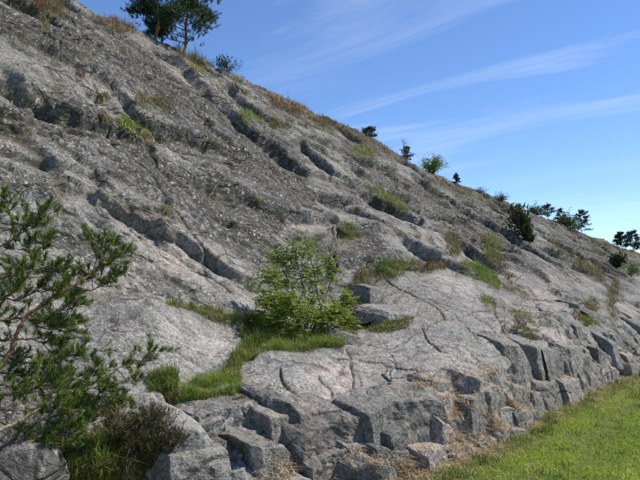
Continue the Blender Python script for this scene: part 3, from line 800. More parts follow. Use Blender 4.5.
def block(edge, hpx, back, out=0.09, rise=0.25, batter=0.06, seed=0, dark=0.5, straw=0.35, pink=0.15, lichen=0.15, name='rock_block', parent=hill, amp=1.0, fixed=None):
    """edge: (photo u, photo v, metres deeper into the hill than the block's front) along the top front edge"""
    ref = [surf(u, v) for u, v, dd in edge if dd == 0] or [surf(*edge[-1][:2])]
    D0 = float(np.median([to_sD(p)[1] for p in ref])) - out
    T = [pt(u, v, D0 + dd) for u, v, dd in edge] if fixed is None else list(fixed)
    dist = np.linalg.norm(np.mean(T, 0) - np.array([0, 0, EYE]))
    h = hpx * dist / FPX
    into = np.array([ND[0], ND[1], 0.0])
    nT = len(T)
    bm = bmesh.new()
    cen = np.mean(T, 0)
    front_t = [bm.verts.new(p) for p in T]
    front_b = [bm.verts.new(p - into * batter * h + np.array([0, 0, -h])) for p in T]
    back_t = [bm.verts.new(p + into * back + np.array([0, 0, rise * back]) ) for p in T]
    back_b = [bm.verts.new(p + into * back + np.array([0, 0, -h])) for p in T]
    for i in range(nT - 1):
        bm.faces.new((front_t[i], front_t[i + 1], back_t[i + 1], back_t[i]))
        bm.faces.new((front_b[i], front_b[i + 1], front_t[i + 1], front_t[i]))
        bm.faces.new((back_b[i + 1], back_b[i], back_t[i], back_t[i + 1]))
        bm.faces.new((front_b[i + 1], front_b[i], back_b[i], back_b[i + 1]))
    bm.faces.new((front_b[0], front_t[0], back_t[0], back_b[0]))
    bm.faces.new((front_t[-1], front_b[-1], back_b[-1], back_t[-1]))
    bmesh.ops.recalc_face_normals(bm, faces=bm.faces)
    sz = max(h, 0.15)
    bmesh.ops.bevel(bm, geom=[e for e in bm.edges if e.calc_face_angle(0) > 0.2], offset=min(0.05 * sz, 0.010 * max(1, dist / 6)), segments=1, profile=0.6, affect='EDGES', clamp_overlap=True)
    bmesh.ops.triangulate(bm, faces=bm.faces)
    tgt = max(0.026, 0.0050 * dist)
    for _ in range(5):
        es = [e for e in bm.edges if e.calc_length() > tgt * 1.5]
        if not es or len(bm.verts) > 2600: break
        bmesh.ops.subdivide_edges(bm, edges=es, cuts=1)
        bmesh.ops.triangulate(bm, faces=[f for f in bm.faces if len(f.verts) > 3])
    bm.normal_update()
    co = np.array([v.co for v in bm.verts]); no = np.array([v.normal for v in bm.verts])
    d = amp * (0.045 * h * n3(co, 2.0 / max(sz, .1), 300 + seed) + 0.012 * n3(co, 8, 310 + seed) + 0.008 * n3(co, 24, 320 + seed))
    # chips: flatten towards random planes
    r2 = np.random.default_rng(1000 + seed)
    co2 = co + no * d[:, None]
    for _ in range(6):
        nn = r2.normal(size=3); nn /= np.linalg.norm(nn)
        if nn @ np.array([SD[0] * 0 + .8, -.6, .4]) < 0: nn = -nn
        prj = co2 @ nn; lim = np.quantile(prj, r2.uniform(0.955, 0.998))
        ex = np.maximum(prj - lim, 0); co2 = co2 - nn[None] * (ex * 0.92)[:, None]
    for i, v in enumerate(bm.verts): v.co = co2[i]
    me = bpy.data.meshes.new(name); bm.to_mesh(me); bm.free()
    n_ = len(me.vertices)
    upn = np.clip(no[:, 2], 0, 1)
    at = {'rough': np.full(n_, .22), 'lichen': np.full(n_, lichen) + 0.2 * n3(co2, 1.5, 330), 'pink': np.full(n_, pink) + 0.5 * n3(co2, 1.2, 340), 'soil': np.zeros(n_),
          'straw': np.clip(straw * (0.6 * n3(co2, 2.5, 350) + upn * 0.9 + 0.1), 0, 1), 'dark': np.full(n_, dark) * np.clip(0.8 + 0.6 * n3(co2, 1.6, 360 + seed), 0, 1)}  # dark: lichen and the shade of the joint faces, put into the colour
    for k, a in at.items():
        t = me.attributes.new(k, 'FLOAT', 'POINT'); t.data.foreach_set('value', np.clip(a, 0, 1).astype(np.float32))
    me.polygons.foreach_set('use_smooth', np.zeros(len(me.polygons), bool)); me.update()
    return link(name, me, M_ROCK, parent)

BLOCKS = [  # (top front edge in the photo with depth steps, height px, depth m, options)
    ([(207, 412, .26), (224, 407, .15), (267, 401, 0)], 46, .50, dict(dark=.75, straw=.0)),
    ([(165, 430, .10), (188, 416, .05), (205, 424, 0), (220, 448, 0)], 42, .35, dict(dark=.1, straw=.1)),
    ([(170, 458, .14), (196, 457, .08), (233, 451, 0)], 36, .4, dict(dark=.45, straw=.15)),
    ([(233, 454, .34), (256, 449, .0), (284, 446, 0), (298, 458, 0)], 46, .45, dict(dark=.45, pink=.45, straw=.05)),
    ([(268, 402, .30), (276, 399, .25), (300, 404, .06), (314, 410, 0), (330, 438, 0)], 44, .45, dict(dark=.75, straw=.0)),
    ([(296, 455, .22), (322, 449, 0), (332, 454, 0)], 36, .35, dict(dark=.7, straw=.1)),
    ([(328, 457, .20), (350, 446, 0), (367, 451, 0)], 21, .3, dict(dark=.35, straw=.1)),
    ([(330, 474, .16), (350, 468, 0), (362, 470, 0)], 20, .3, dict(dark=.5, straw=.4)),
    ([(300, 442, .08), (312, 434, 0), (324, 446, 0)], 14, .2, dict(dark=.3, straw=.2)),
    ([(358, 470, .16), (384, 464, 0), (397, 470, 0)], 24, .3, dict(dark=.6, straw=.5)),
    ([(430, 427, .10), (442, 417, 0), (459, 434, 0)], 24, .3, dict(dark=.2, pink=.7, straw=.5)),
    ([(424, 411, .12), (437, 407, 0), (443, 416, 0)], 15, .25, dict(dark=.8, straw=.3)),
    ([(460, 402, .12), (471, 405, 0), (484, 421, 0)], 30, .3, dict(dark=.7, straw=.5)),
    ([(460, 386, .16), (478, 379, 0), (502, 388, 0)], 40, .4, dict(dark=.3, straw=.35)),
    ([(480, 392, .08), (490, 389, 0), (506, 394, 0)], 40, .3, dict(dark=.45, straw=.35)),
    ([(500, 390, .16), (512, 386, .0), (529, 388, 0)], 26, .35, dict(dark=.7, straw=.3)),
    ([(506, 414, .16), (516, 409, 0), (533, 412, 0)], 24, .35, dict(dark=.6, straw=.5, pink=.5)),
    ([(503, 342, .10), (516, 341, 0), (531, 356, 0)], 46, .45, dict(out=.16, dark=.4, straw=.1)),
    ([(529, 356, .40), (546, 349, 0), (553, 350, 0), (566, 354, 0)], 46, .6, dict(out=.16, dark=.35, straw=.0)),
    ([(538, 394, .34), (556, 389, 0), (563, 392, 0)], 20, .35, dict(dark=.6, straw=.5)),
    ([(562, 352, .12), (571, 347, 0), (583, 360, 0)], 46, .5, dict(out=.16, dark=.15, pink=.6, straw=.1)),
    ([(574, 360, .12), (588, 355, 0), (600, 368, 0)], 32, .5, dict(dark=.25, straw=.1, pink=.4)),
    ([(584, 356, .25), (598, 348, 0), (611, 356, 0)], 26, .4, dict(dark=.5, straw=.1)),
    ([(554, 307, .45), (578, 304, 0), (585, 307, 0)], 16, .4, dict(dark=.4, straw=0)),
    ([(584, 314, .3), (594, 311, 0), (614, 318, 0)], 17, .4, dict(dark=.3, straw=0)),
    ([(606, 334, .1), (614, 331, 0), (622, 336, 0)], 36, .5, dict(dark=.3, straw=0)),
    ([(368, 314, .1), (378, 309, 0), (408, 310, 0)], 10, .3, dict(dark=.1, straw=0, lichen=.25)),
    ([(386, 322, .06), (392, 313, 0), (412, 315, 0)], 15, .25, dict(dark=.1, straw=0, lichen=.25)),
    ([(344, 340, .06), (352, 335, 0), (368, 340, 0)], 16, .3, dict(dark=.1, straw=0)),
    ([(364, 300, .08), (370, 287, 0), (384, 289, 0)], 20, .25, dict(dark=.1, straw=0, lichen=.2)),
]
for i, (e, h, b, kw) in enumerate(BLOCKS): block(e, h, b, seed=i * 3, **kw)
# the jointed foot: courses of bedrock blocks that butt against each other
rb_ = np.random.default_rng(55)
def course(s0, s1, Dc, zt, h, w0, w1, straw, jD=.05, jz=.06, skip=0.0, yw=(-.04, .14), rs=(.25, .6), bk=(.45, .7), tilt=.10, dk=(0, .75)):
    s_ = s0
    while s_ < s1:
        wd = rb_.uniform(w0, w1) * (1 + max(0, s_ - 8) / 40)
        D_ = (Dc(s_) if callable(Dc) else Dc) + rb_.uniform(-1, 1) * jD; z_ = zt + rb_.uniform(-1, 1) * jz; tl = rb_.uniform(-1, 1) * tilt * wd; yaw = rb_.uniform(*yw) * wd
        e_ = s_ + wd * .985
        q = from_sD(np.array([s_ + .01, s_ + wd * rb_.uniform(.35, .65), e_]), np.array([D_, D_ - rb_.uniform(0, .03), D_ + yaw]), np.array([z_, z_ + tl * .5 + rb_.uniform(-.02, .02), z_ + tl]))
        uu_, vv_, _ = project(q)
        if rb_.random() > skip and uu_[0] < 655:
            block([(uu_[k], vv_[k], 0) for k in range(3)], (h + z_ - zt) * FPX / np.linalg.norm(q[1] - np.array([0, 0, EYE])), rb_.uniform(*bk), seed=500 + int(s_ * 37) + int(zt * 991), dark=rb_.uniform(*dk) ** 1.3,
                  straw=straw * rb_.uniform(.5, 1.2), pink=rb_.uniform(0, .5), fixed=q, rise=rb_.uniform(*rs), batter=rb_.uniform(.05, .22))
        s_ += wd * 1.0
tight = dict(yw=(-.25, .12), rs=(.05, .4), bk=(.3, .45))
for n_, (dc, zc) in enumerate([(2.44, .12), (2.50, .25), (2.57, .38), (2.65, .52), (2.75, .66), (2.87, .78)]):
    course(4.55 + .8 * rb_.random() + .04 * n_, 8.3 - .1 * n_, lambda s_, dc=dc: dc + .05 * math.sin(3.1 * s_ + 4 * dc), zc, .30, .14, .75, .8, .055, .06, .14, tilt=.22, **tight)
for n_, (dd_, zc) in enumerate([(.04, .26), (.20, .44), (.36, .62)]):
    course(2.5 + .05 * n_, 4.75 + .05 * n_, lambda s_, dd_=dd_: 3.57 - .62 * (s_ - 3.0) + dd_, zc, .34, .34, .85, .06, .05, .05, .1, yw=(-.42, -.1), rs=(.05, .3), bk=(.3, .45), tilt=.22, dk=(.3, 1.0))
course(8.1, 42, 2.50, .38, .55, .35, .95, .25, .09, .14, .0)
course(8.3, 42, 2.68, .78, .60, .4, 1.1, .0, .12, .13, .05)
course(10.0, 42, 2.95, 1.06, .45, .4, 1.0, .0, .08, .08, .15)

# ------------------------------------------------------------------ blades, leaves, tubes
def rnd_unit(n, rng=RNG):
    v = rng.normal(size=(n, 3)); return v / np.linalg.norm(v, axis=1, keepdims=True)

def blade_mesh(name, pos, height, width, lean, tint, rng=RNG):
    """curved tapered blades: 5 vertices, 1 quad pair + tip (as 3 triangles)"""
    n = len(pos)
    az = rng.uniform(0, 6.283, n); d = np.stack([np.cos(az), np.sin(az), np.zeros(n)], -1)
    side = np.stack([-np.sin(az + rng.normal(0, .6, n)), np.cos(az), np.zeros(n)], -1)
    w = width[:, None] * side * 0.5
    h = height[:, None]; ln = lean[:, None]
    mid = pos + d * ln * 0.30 * h + np.array([0, 0, 1.0]) * h * 0.58
    tip = pos + d * ln * h + np.array([0, 0, 1.0]) * h * (1 - 0.35 * np.minimum(ln, 1.5))
    V = np.stack([pos - w, pos + w, mid - w * .8, mid + w * .8, tip], 1).reshape(-1, 3)
    b = np.arange(n)[:, None] * 5
    Fc = np.stack([b + [0, 1, 3], b + [0, 3, 2], b + [2, 3, 4]], 1).reshape(-1, 3)
    return np_mesh(name, V, Fc, False, {'tint': np.repeat(tint, 5, 0)})

def leaf_mesh(name, pos, axis, length, width, tint, rng=RNG):
    """two-triangle leaves folded slightly along the midrib (4 vertices)"""
    n = len(pos)
    ax = axis / np.linalg.norm(axis, axis=1, keepdims=True)
    r = rnd_unit(n, rng); sd_ = np.cross(ax, r); sd_ /= np.linalg.norm(sd_, axis=1, keepdims=True) + 1e-9
    L = length[:, None]; Wd = width[:, None]
    nrm = np.cross(ax, sd_)
    V = np.stack([pos, pos + ax * L * .5 + sd_ * Wd * .5 + nrm * Wd * .12, pos + ax * L, pos + ax * L * .5 - sd_ * Wd * .5 + nrm * Wd * .12], 1).reshape(-1, 3)
    b = np.arange(n)[:, None] * 4
    Fc = np.stack([b + [0, 1, 2], b + [0, 2, 3]], 1).reshape(-1, 3)
    return np_mesh(name, V, Fc, False, {'tint': np.repeat(tint, 4, 0)})

def tubes(name, paths, seg=6):
    """paths: list of (points (k,3), radii (k,)) -> one mesh"""
    V = []; Fc = []; base = 0
    for P, rr in paths:
        P = np.asarray(P, float); k = len(P)
        T = np.gradient(P, axis=0); T /= np.linalg.norm(T, axis=1, keepdims=True) + 1e-9
        ref = np.array([0.3, 0.9, 0.2]); A_ = np.cross(T, ref); A_ /= np.linalg.norm(A_, axis=1, keepdims=True) + 1e-9
        B_ = np.cross(T, A_)
        a = np.arange(seg) * 2 * math.pi / seg
        ring = P[:, None] + np.asarray(rr)[:, None, None] * (np.cos(a)[None, :, None] * A_[:, None] + np.sin(a)[None, :, None] * B_[:, None])
        V.append(ring.reshape(-1, 3))
        for i in range(k - 1):
            for j in range(seg):
                j2 = (j + 1) % seg
                Fc.append((base + i * seg + j, base + i * seg + j2, base + (i + 1) * seg + j2, base + (i + 1) * seg + j))
        base += k * seg
    return np_mesh(name, np.concatenate(V), np.array(Fc), True)

def bez(P, n=10):
    """smooth curve through control points"""
    P = np.asarray(P, float); k = len(P); out = []
    ext = np.concatenate([[2 * P[0] - P[1]], P, [2 * P[-1] - P[-2]]])
    for i in range(k - 1):
        p0, p1, p2, p3 = ext[i:i + 4]
        for t in np.linspace(0, 1, n, endpoint=False):
            out.append(0.5 * ((2 * p1) + (-p0 + p2) * t + (2 * p0 - 5 * p1 + 4 * p2 - p3) * t * t + (-p0 + 3 * p1 - 3 * p2 + p3) * t ** 3))
    out.append(P[-1]); return np.array(out)

def tints(n, c0, c1, jit=0.15, rng=RNG):
    t = rng.random((n, 1)); c = np.array(c0) * (1 - t) + np.array(c1) * t
    return np.clip(c * (1 + rng.normal(0, jit, (n, 1))), 0.003, 0.9)

# points of the slope seen inside a photo polygon
CF = f_1.ravel(); UF = u1.ravel(); VF = v1.ravel()
# surface area each grid point stands for, so that scatter is even over the ground
da = np.gradient(P1, axis=0); db = np.gradient(P1, axis=1)
AREA = np.linalg.norm(np.cross(da, db), axis=-1).ravel()
def scatter(poly, n, ragged=6, rng=RNG):
    ragged = ragged * 1.3
    p = np.array(poly); lo = p.min(0) - ragged; hi = p.max(0) + ragged
    c = np.where((UF > lo[0]) & (UF < hi[0]) & (VF > lo[1]) & (VF < hi[1]) & VIS)[0]
    if len(c) == 0: return np.zeros((0, 3))
    x = PF[c]
    wb = ragged * perlin(x[:, 0] * 3.1 + 5, x[:, 1] * 3.1 + x[:, 2] * 3, 771); wc = ragged * perlin(x[:, 0] * 3.1 - 9, x[:, 1] * 3.1 + x[:, 2] * 3, 773)
    c = c[in_poly(UF[c] + wb, VF[c] + wc, poly)]
    if len(c) == 0: return np.zeros((0, 3))
    pr = AREA[c] / AREA[c].sum()
    i = rng.choice(c, n, p=pr)
    sp = np.sqrt(AREA[i])[:, None]
    return PF[i] + rng.uniform(-.7, .7, (n, 3)) * sp * np.array([1, 1, 0.2])

pp = []; hh = []; ww = []; ll = []; cc = []
for poly, colr, h, n, rag in GR:
    p = scatter(poly, n, rag)
    if len(p) == 0: continue
    k = max(1.0, float(np.median(np.linalg.norm(p - np.array([0, 0, EYE]), axis=1))) / 6.5)
    clump = 0.6 + 0.8 * hash2(np.floor(p[:, 0] * 9 / k), np.floor(p[:, 1] * 9 / k + p[:, 2] * 7 / k), 5)
    keep = (hash2(np.floor(p[:, 0] * 11 / k), np.floor(p[:, 1] * 11 / k + p[:, 2] * 6 / k), 19) > 0.30) | (RNG.random(len(p)) < .25)
    if k < 1.05: keep[:] = True
    p = p[keep]; clump = clump[keep]
    m = len(p)
    pp.append(p - np.array([0, 0, .01])); hh.append(h * clump * RNG.uniform(.35, 1.15, m) * (1.0 if k < 1.05 else 0.75)); ww.append(np.full(m, 0.0045 * k ** .8) * RNG.uniform(.6, 1.3, m)); ll.append(RNG.gamma(2, .28, m))
    pz = fbm(p[:, 0] * 2.3, p[:, 1] * 2.3 + p[:, 2] * 2, 2, 881); hh[-1] *= np.clip(1 + 0.7 * pz, .3, 1.8)
    c = tints(m, *colr) * (1 + 0.35 * fbm(p[:, 0] * 1.7, p[:, 1] * 1.7, 2, 883))[:, None]; c = np.clip(c, .01, .9); dry = RNG.random(m) < 0.16 + 0.3 * np.clip(pz * -1.2, 0, 1)
    c[dry] = tints(int(dry.sum()), *TAN); cc.append(c)
link('ledge_grass', blade_mesh('ledge_grass', np.concatenate(pp), np.concatenate(hh), np.concatenate(ww), np.concatenate(ll), np.concatenate(cc)), M_GRASS,
     kind='stuff', label='wild grass tufts growing on the ledges of the grey rock', category='grass')

# red sorrel and other red herbs
RED = [([(424, 264), (446, 265), (446, 271), (426, 271)], 260, .14), ([(481, 236), (492, 238), (490, 246), (482, 244)], 200, .22), ([(500, 330), (520, 324), (528, 330), (506, 336)], 260, .10),
       ([(570, 312), (580, 314), (582, 322), (572, 320)], 140, .14), ([(614, 278), (618, 280), (618, 292), (614, 292)], 140, .2), ([(576, 345), (582, 347), (582, 354), (577, 352)], 90, .10),
       ([(461, 396), (466, 392), (468, 400), (463, 403)], 60, .06), ([(74, 72), (86, 74), (84, 80), (76, 78)], 120, .15), ([(28, 2), (46, 4), (44, 16), (30, 10)], 200, .3), ([(505, 272), (516, 276), (512, 284), (506, 282)], 100, .14), ([(515, 318), (530, 322), (526, 330)], 90, .08)]
pp = []; hh = []; ww = []; cc = []
for poly, n, h in RED:
    n = n // 2; p = scatter(poly, n, 3); k = max(1.0, float(np.median(np.linalg.norm(p - np.array([0, 0, EYE]), axis=1))) / 6.5)
    pp.append(p); hh.append(.75 * h * RNG.uniform(.5, 1.2, n)); ww.append(np.full(n, .007 * k ** .8)); c_ = tints(n, (.15, .035, .03), (.28, .085, .06)); gm = RNG.random(n) < .45; c_[gm] = tints(int(gm.sum()), *OLIVE); cc.append(c_)
m = sum(map(len, pp))
link('red_sorrel', blade_mesh('red_sorrel', np.concatenate(pp), np.concatenate(hh), np.concatenate(ww), RNG.gamma(2, .2, m), np.concatenate(cc)), M_GRASS,
     kind='stuff', label='small red sorrel plants scattered among the ledge grass', category='herbs')

# moss cushions: low lumps of tiny leaves
MO = [([(182, 396), (215, 392), (262, 388), (270, 394), (225, 402), (195, 408)], 3200), ([(262, 386), (292, 382), (292, 392), (266, 398)], 120), ([(345, 322), (412, 322), (412, 331), (362, 331)], 2200),
      ([(372, 202), (404, 210), (402, 216), (384, 211)], 600), ([(290, 344), (312, 342), (312, 350), (292, 352)], 500), ([(425, 178), (445, 200), (440, 204), (422, 186)], 600), ([(486, 262), (500, 274), (498, 284), (488, 276)], 500),
      ([(120, 135), (158, 140), (156, 146), (124, 142)], 600), ([(84, 400), (120, 395), (128, 410), (90, 418)], 1200), ([(395, 312), (412, 318), (412, 324), (400, 322)], 400), ([(448, 238), (460, 246), (458, 262), (450, 256)], 500), ([(560, 262), (580, 280), (575, 284), (556, 268)], 500)]
pp = []; cc = []; ls = []
for j, (poly, n) in enumerate(MO):
    n = n if j else n * 2
    p = scatter(poly, n, 5); k = max(1.0, float(np.median(np.linalg.norm(p - np.array([0, 0, EYE]), axis=1))) / 6.5)
    p = p + np.array([0, 0, 1.0]) * (RNG.random((n, 1)) ** .5) * 0.02 * (0.6 + 0.8 * np.clip(perlin(p[:, 0] * 11, p[:, 1] * 11, 33), -.5, 1))[:, None]
    pp.append(p); ls.append(np.full(n, .010 * k ** .5)); cc.append(tints(n, (.07, .09, .012), (.19, .18, .025)) if j % 3 else tints(n, (.11, .12, .015), (.26, .24, .03)))
P_ = np.concatenate(pp); n = len(P_); ls = np.concatenate(ls)
link('moss', leaf_mesh('moss', P_, rnd_unit(n) + np.array([0, 0, .8]), ls * 1.4, ls, np.concatenate(cc)), M_MOSS, kind='stuff', label='yellow green moss cushions on the rock ledges', category='moss')

# dead straw and clippings caught on the broken foot of the rock
ST = [([(365, 400), (440, 396), (520, 400), (560, 400), (600, 378), (640, 362), (640, 380), (585, 408), (540, 430), (480, 470), (440, 482), (350, 482), (350, 440)], 9000),
      ([(380, 404), (430, 402), (425, 426), (385, 420)], 3000), ([(340, 440), (400, 450), (430, 482), (330, 482)], 4500), ([(460, 405), (530, 400), (520, 425), (470, 440)], 3000), ([(430, 400), (460, 396), (462, 440), (436, 444)], 2200), ([(255, 452), (296, 448), (300, 480), (262, 480)], 700), ([(165, 466), (215, 474), (212, 484), (160, 484)], 400)]
pp = [scatter(poly, n, 8) for poly, n in ST]
for o in hill.children:
    m = len(o.data.vertices); co = np.empty(m * 3, np.float32); o.data.vertices.foreach_get('co', co); co = co.reshape(-1, 3)
    no = np.empty(m * 3, np.float32); o.data.vertices.foreach_get('normal', no); no = no.reshape(-1, 3)
    sa = np.empty(m, np.float32); o.data.attributes['straw'].data.foreach_get('value', sa)
    c_ = np.where((no[:, 2] > .35) & (sa > .22) & (co[:, 2] < 1.0))[0]
    if len(c_):
        nn_ = min(140, len(c_)); seed_ = co[RNG.choice(c_, 6)]; ch_ = RNG.choice(c_, nn_ * 4)
        dm_ = np.min(np.linalg.norm(co[ch_][:, None] - seed_[None], axis=2), 1); ch_ = ch_[np.argsort(dm_ + RNG.random(len(ch_)) * .12)[:nn_]]
        pp.append(co[ch_] + RNG.normal(0, .01, (nn_, 3)))
# along the lawn edge
n = 9000
s_ = 4 + 26 * RNG.random(n) ** 1.8; D_ = 2.46 + RNG.normal(-.02, .09, n)
keep = hash2(np.floor(s_ * 5), np.floor(D_ * 7), 9) > 0.25
s_, D_ = s_[keep], D_[keep]
pp.append(from_sD(s_, D_, np.maximum(lawn_z(s_, D_), macro(s_, D_) * 0 - 9)))
P_ = np.concatenate(pp); n = len(P_)
kz = np.maximum(1, np.linalg.norm(P_ - np.array([0, 0, EYE]), axis=1) / 7)
link('dead_straw', blade_mesh('dead_straw', P_, RNG.uniform(.03, .09, n), .0055 * kz * RNG.uniform(.6, 1.3, n), RNG.uniform(.8, 2.0, n), tints(n, (.24, .17, .10), (.56, .44, .29), .2)), M_STRAW,
     kind='stuff', label='dry tan straw lying over the broken foot of the rock', category='straw')

# lawn blades
n = 150000
s_ = 3.2 + 32 * RNG.random(n) ** 1.7; D_ = 2.45 - 3.6 * RNG.random(n) ** 1.1 - 0.0 * s_
p = from_sD(s_, D_, lawn_z(s_, D_))
uu, vv, ff = project(p); ok = (uu > 300) & (uu < 720) & (vv < 540) & (ff > 0)
s_, D_, p = s_[ok], D_[ok], p[ok]
edge_ = sstep(2.1, 2.6, D_ + 0.25 * fbm(s_ * 1.1, D_ * 1.1, 3, 211))
keep = RNG.random(len(p)) > edge_ * (0.45 + 0.5 * (fbm(s_ * 2.5, D_ * 2.5, 2, 215) > 0))
s_, D_, p = s_[keep], D_[keep], p[keep]; n = len(p)
kz = np.maximum(1, np.linalg.norm(p - np.array([0, 0, EYE]), axis=1) / 8)
pat = fbm(s_ * .9, D_ * 1.6, 3, 221)[:, None]
c = tints(n, (0.20, 0.265, 0.022), (0.36, 0.42, 0.05)) * (1 + 0.55 * pat)
dry = RNG.random(n) < 0.06 + 0.55 * sstep(.05, .6, fbm(s_ * .9 + 4, D_ * 2.6, 3, 231)) + 0.25 * sstep(1.6, 2.3, D_)
c[dry] = tints(int(dry.sum()), (.26, .22, .10), (.40, .35, .18))
nw = 420; ws = 4 + 22 * RNG.random(nw) ** 1.6; wD = np.where(RNG.random(nw) < .5, 2.42 - .25 * RNG.random(nw), 2.35 - 2.6 * RNG.random(nw) ** 1.7)
wp = np.repeat(np.stack([ws, wD], -1), 26, 0) + RNG.normal(0, .035, (nw * 26, 2))
wp3 = from_sD(wp[:, 0], wp[:, 1], lawn_z(wp[:, 0], wp[:, 1])); wk = np.maximum(1, np.linalg.norm(wp3 - np.array([0, 0, EYE]), axis=1) / 8)
wc_ = np.repeat(np.where(RNG.random((nw, 1)) < .35, np.array([[.30, .26, .11]]), np.array([[.10, .165, .022]])) * RNG.uniform(.7, 1.35, (nw, 1)), 26, 0) * RNG.uniform(.8, 1.2, (nw * 26, 1))
lh = np.concatenate([RNG.uniform(.025, .06, n) * (1 + .3 * pat[:, 0]), RNG.uniform(.04, .14, nw * 26) * np.repeat(RNG.uniform(.5, 1.2, nw), 26)])
p = np.concatenate([p, wp3]); kz = np.concatenate([kz, wk]); c = np.concatenate([c, wc_]); n = len(p)
link('lawn_grass', blade_mesh('lawn_grass', p, lh, .0055 * kz * RNG.uniform(.6, 1.3, n), RNG.gamma(2, .4, n), np.clip(c, .01, .9)), M_GRASS,
     kind='stuff', label='short green mown lawn grass at the foot of the rock', category='grass')

# ------------------------------------------------------------------ plants
def needle_tufts(name, pos, axis, size, per, tint0, tint1, width, rng=RNG, spread=0.85):
    n = len(pos)
    ax = axis / (np.linalg.norm(axis, axis=1, keepdims=True) + 1e-9)
    p = np.repeat(pos, per, 0); a = np.repeat(ax, per, 0); sz = np.repeat(size, per)
    along_ = rng.random((n * per, 1)) * np.repeat(size, per)[:, None] * 0.9
    d = a * rng.uniform(.35, 1.0, (n * per, 1)) + rnd_unit(n * per, rng) * spread
    d /= np.linalg.norm(d, axis=1, keepdims=True)
    tt = np.repeat(tints(n, tint0, tint1, .12, rng), per, 0) * rng.uniform(.75, 1.25, (n * per, 1))
    base = p + a * along_ * 1.0
    sdv = np.cross(d, rnd_unit(n * per, rng)); sdv /= np.linalg.norm(sdv, axis=1, keepdims=True) + 1e-9
    w = np.repeat(width, per)[:, None] if np.ndim(width) else width
    L = sz[:, None] * rng.uniform(.55, .95, (n * per, 1))
    V = np.stack([base - sdv * w * .5, base + sdv * w * .5, base + d * L], 1).reshape(-1, 3)
    return np_mesh(name, V, np.arange(n * per * 3).reshape(-1, 3), False, {'tint': np.repeat(np.clip(tt, .004, .9), 3, 0)})

def ground_z(s, D):
    """top of the real slope near (s, D)"""
    j = int(np.argmin(np.abs(Drow - D))); i = int(np.argmin(np.abs(ratio - s / D)))
    return P1[j, i, 2]

SKY = np.where(VIS.reshape(NR, NCOL) | True, v1, 1e9)
SKY = np.where((Dg > 8) & (Dg < 18), v1, 1e9)
def ridge_at(u):
    i = int(np.argmin(np.abs(u1[NR - 80] - u))); j = int(np.argmin(SKY[:, i])); return P1[j, i]

def small_pine(u, D, h, crown_w, label, sparse=1.0, lean=0.0, seed=0, group=None, bare=0.25, trunk_r=None, tone=1.0, flat=0.3, ntuft=26, name='pine_tree', orange=True):
    rng = np.random.default_rng(seed)
    P = ridge_at(u); z = P[2] - 0.10; fs = to_sD(P)[1] / 17; h *= fs; crown_w *= fs
    root = link(name, None, label=label, category='tree')
    if group: root['group'] = group
    root.location = (P[0], P[1], z)
    r0 = trunk_r or 0.011 * h + 0.012
    hts = np.linspace(0, 1, 9)
    wob = np.cumsum(rng.normal(0, .02, (9, 2)), 0) * h
    tr = np.stack([wob[:, 0] + lean * h * hts, wob[:, 1], hts * h], -1); tr[0, :2] = 0
    link('trunk', tubes('trunk', [(tr, r0 * (1 - .85 * hts))], 7), M_BARKP if orange else M_BARK, root)
    br = []; tp = []; ta = []
    nb = int(18 * sparse) + 6
    for i in range(nb):
        t = bare + (1 - bare) * (i + rng.random()) / nb
        f = np.array([np.interp(t, hts, tr[:, k]) for k in range(3)])
        az = rng.uniform(0, 6.283)
        tt = (t - bare) / (1 - bare); prof = min(1, .72 + .9 * tt) * max(1 - tt, 0) ** .55 + .10
        L = crown_w * .5 * prof * rng.uniform(.6, 1.15)
        e = np.array([math.cos(az), math.sin(az), 0]); up = rng.uniform(-.05, .45) + flat * t
        c1 = f + e * L * .5 + np.array([0, 0, L * .10]); c2 = f + e * L + np.array([0, 0, L * up])
        c = bez([f, c1, c2], 5); br.append((c, np.linspace(r0 * .32, r0 * .07, len(c))))
        for k in range(int(ntuft * sparse)):
            q = rng.beta(2.4, 1.0); b0 = np.array([np.interp(q, np.linspace(0, 1, len(c)), c[:, m]) for m in range(3)])
            off = rng.normal(0, 1, 3) * L * .16 * np.array([1, 1, .30]); tp.append(b0 + off); ta.append(e * .4 + off / (L * .2 + .01) * .4 + np.array([0, 0, .7]))
    for k in range(int(ntuft * 1.2)):
        tp.append(tr[-1] + rng.normal(0, 1, 3) * np.array([.05, .05, .06]) * h); ta.append(np.array([0, 0, 1.0]) + rng.normal(0, .4, 3))
    link('branches', tubes('branches', br, 4), M_BARK, root)
    dv_ = float(np.linalg.norm(P)); tp = np.array(tp); ta = np.array(ta); sz = np.full(len(tp), max(.042 * h, .05, .0022 * dv_)) * rng.uniform(.7, 1.3, len(tp))
    link('crown', needle_tufts('crown', tp, ta, sz, 20 if h > 3 else 12, np.array((.014, .030, .012)) * tone, np.array((.045, .075, .025)) * tone, np.full(len(tp), max(.0045 * h, .009, .00045 * dv_)), rng), M_NEEDLE, root)
    return root

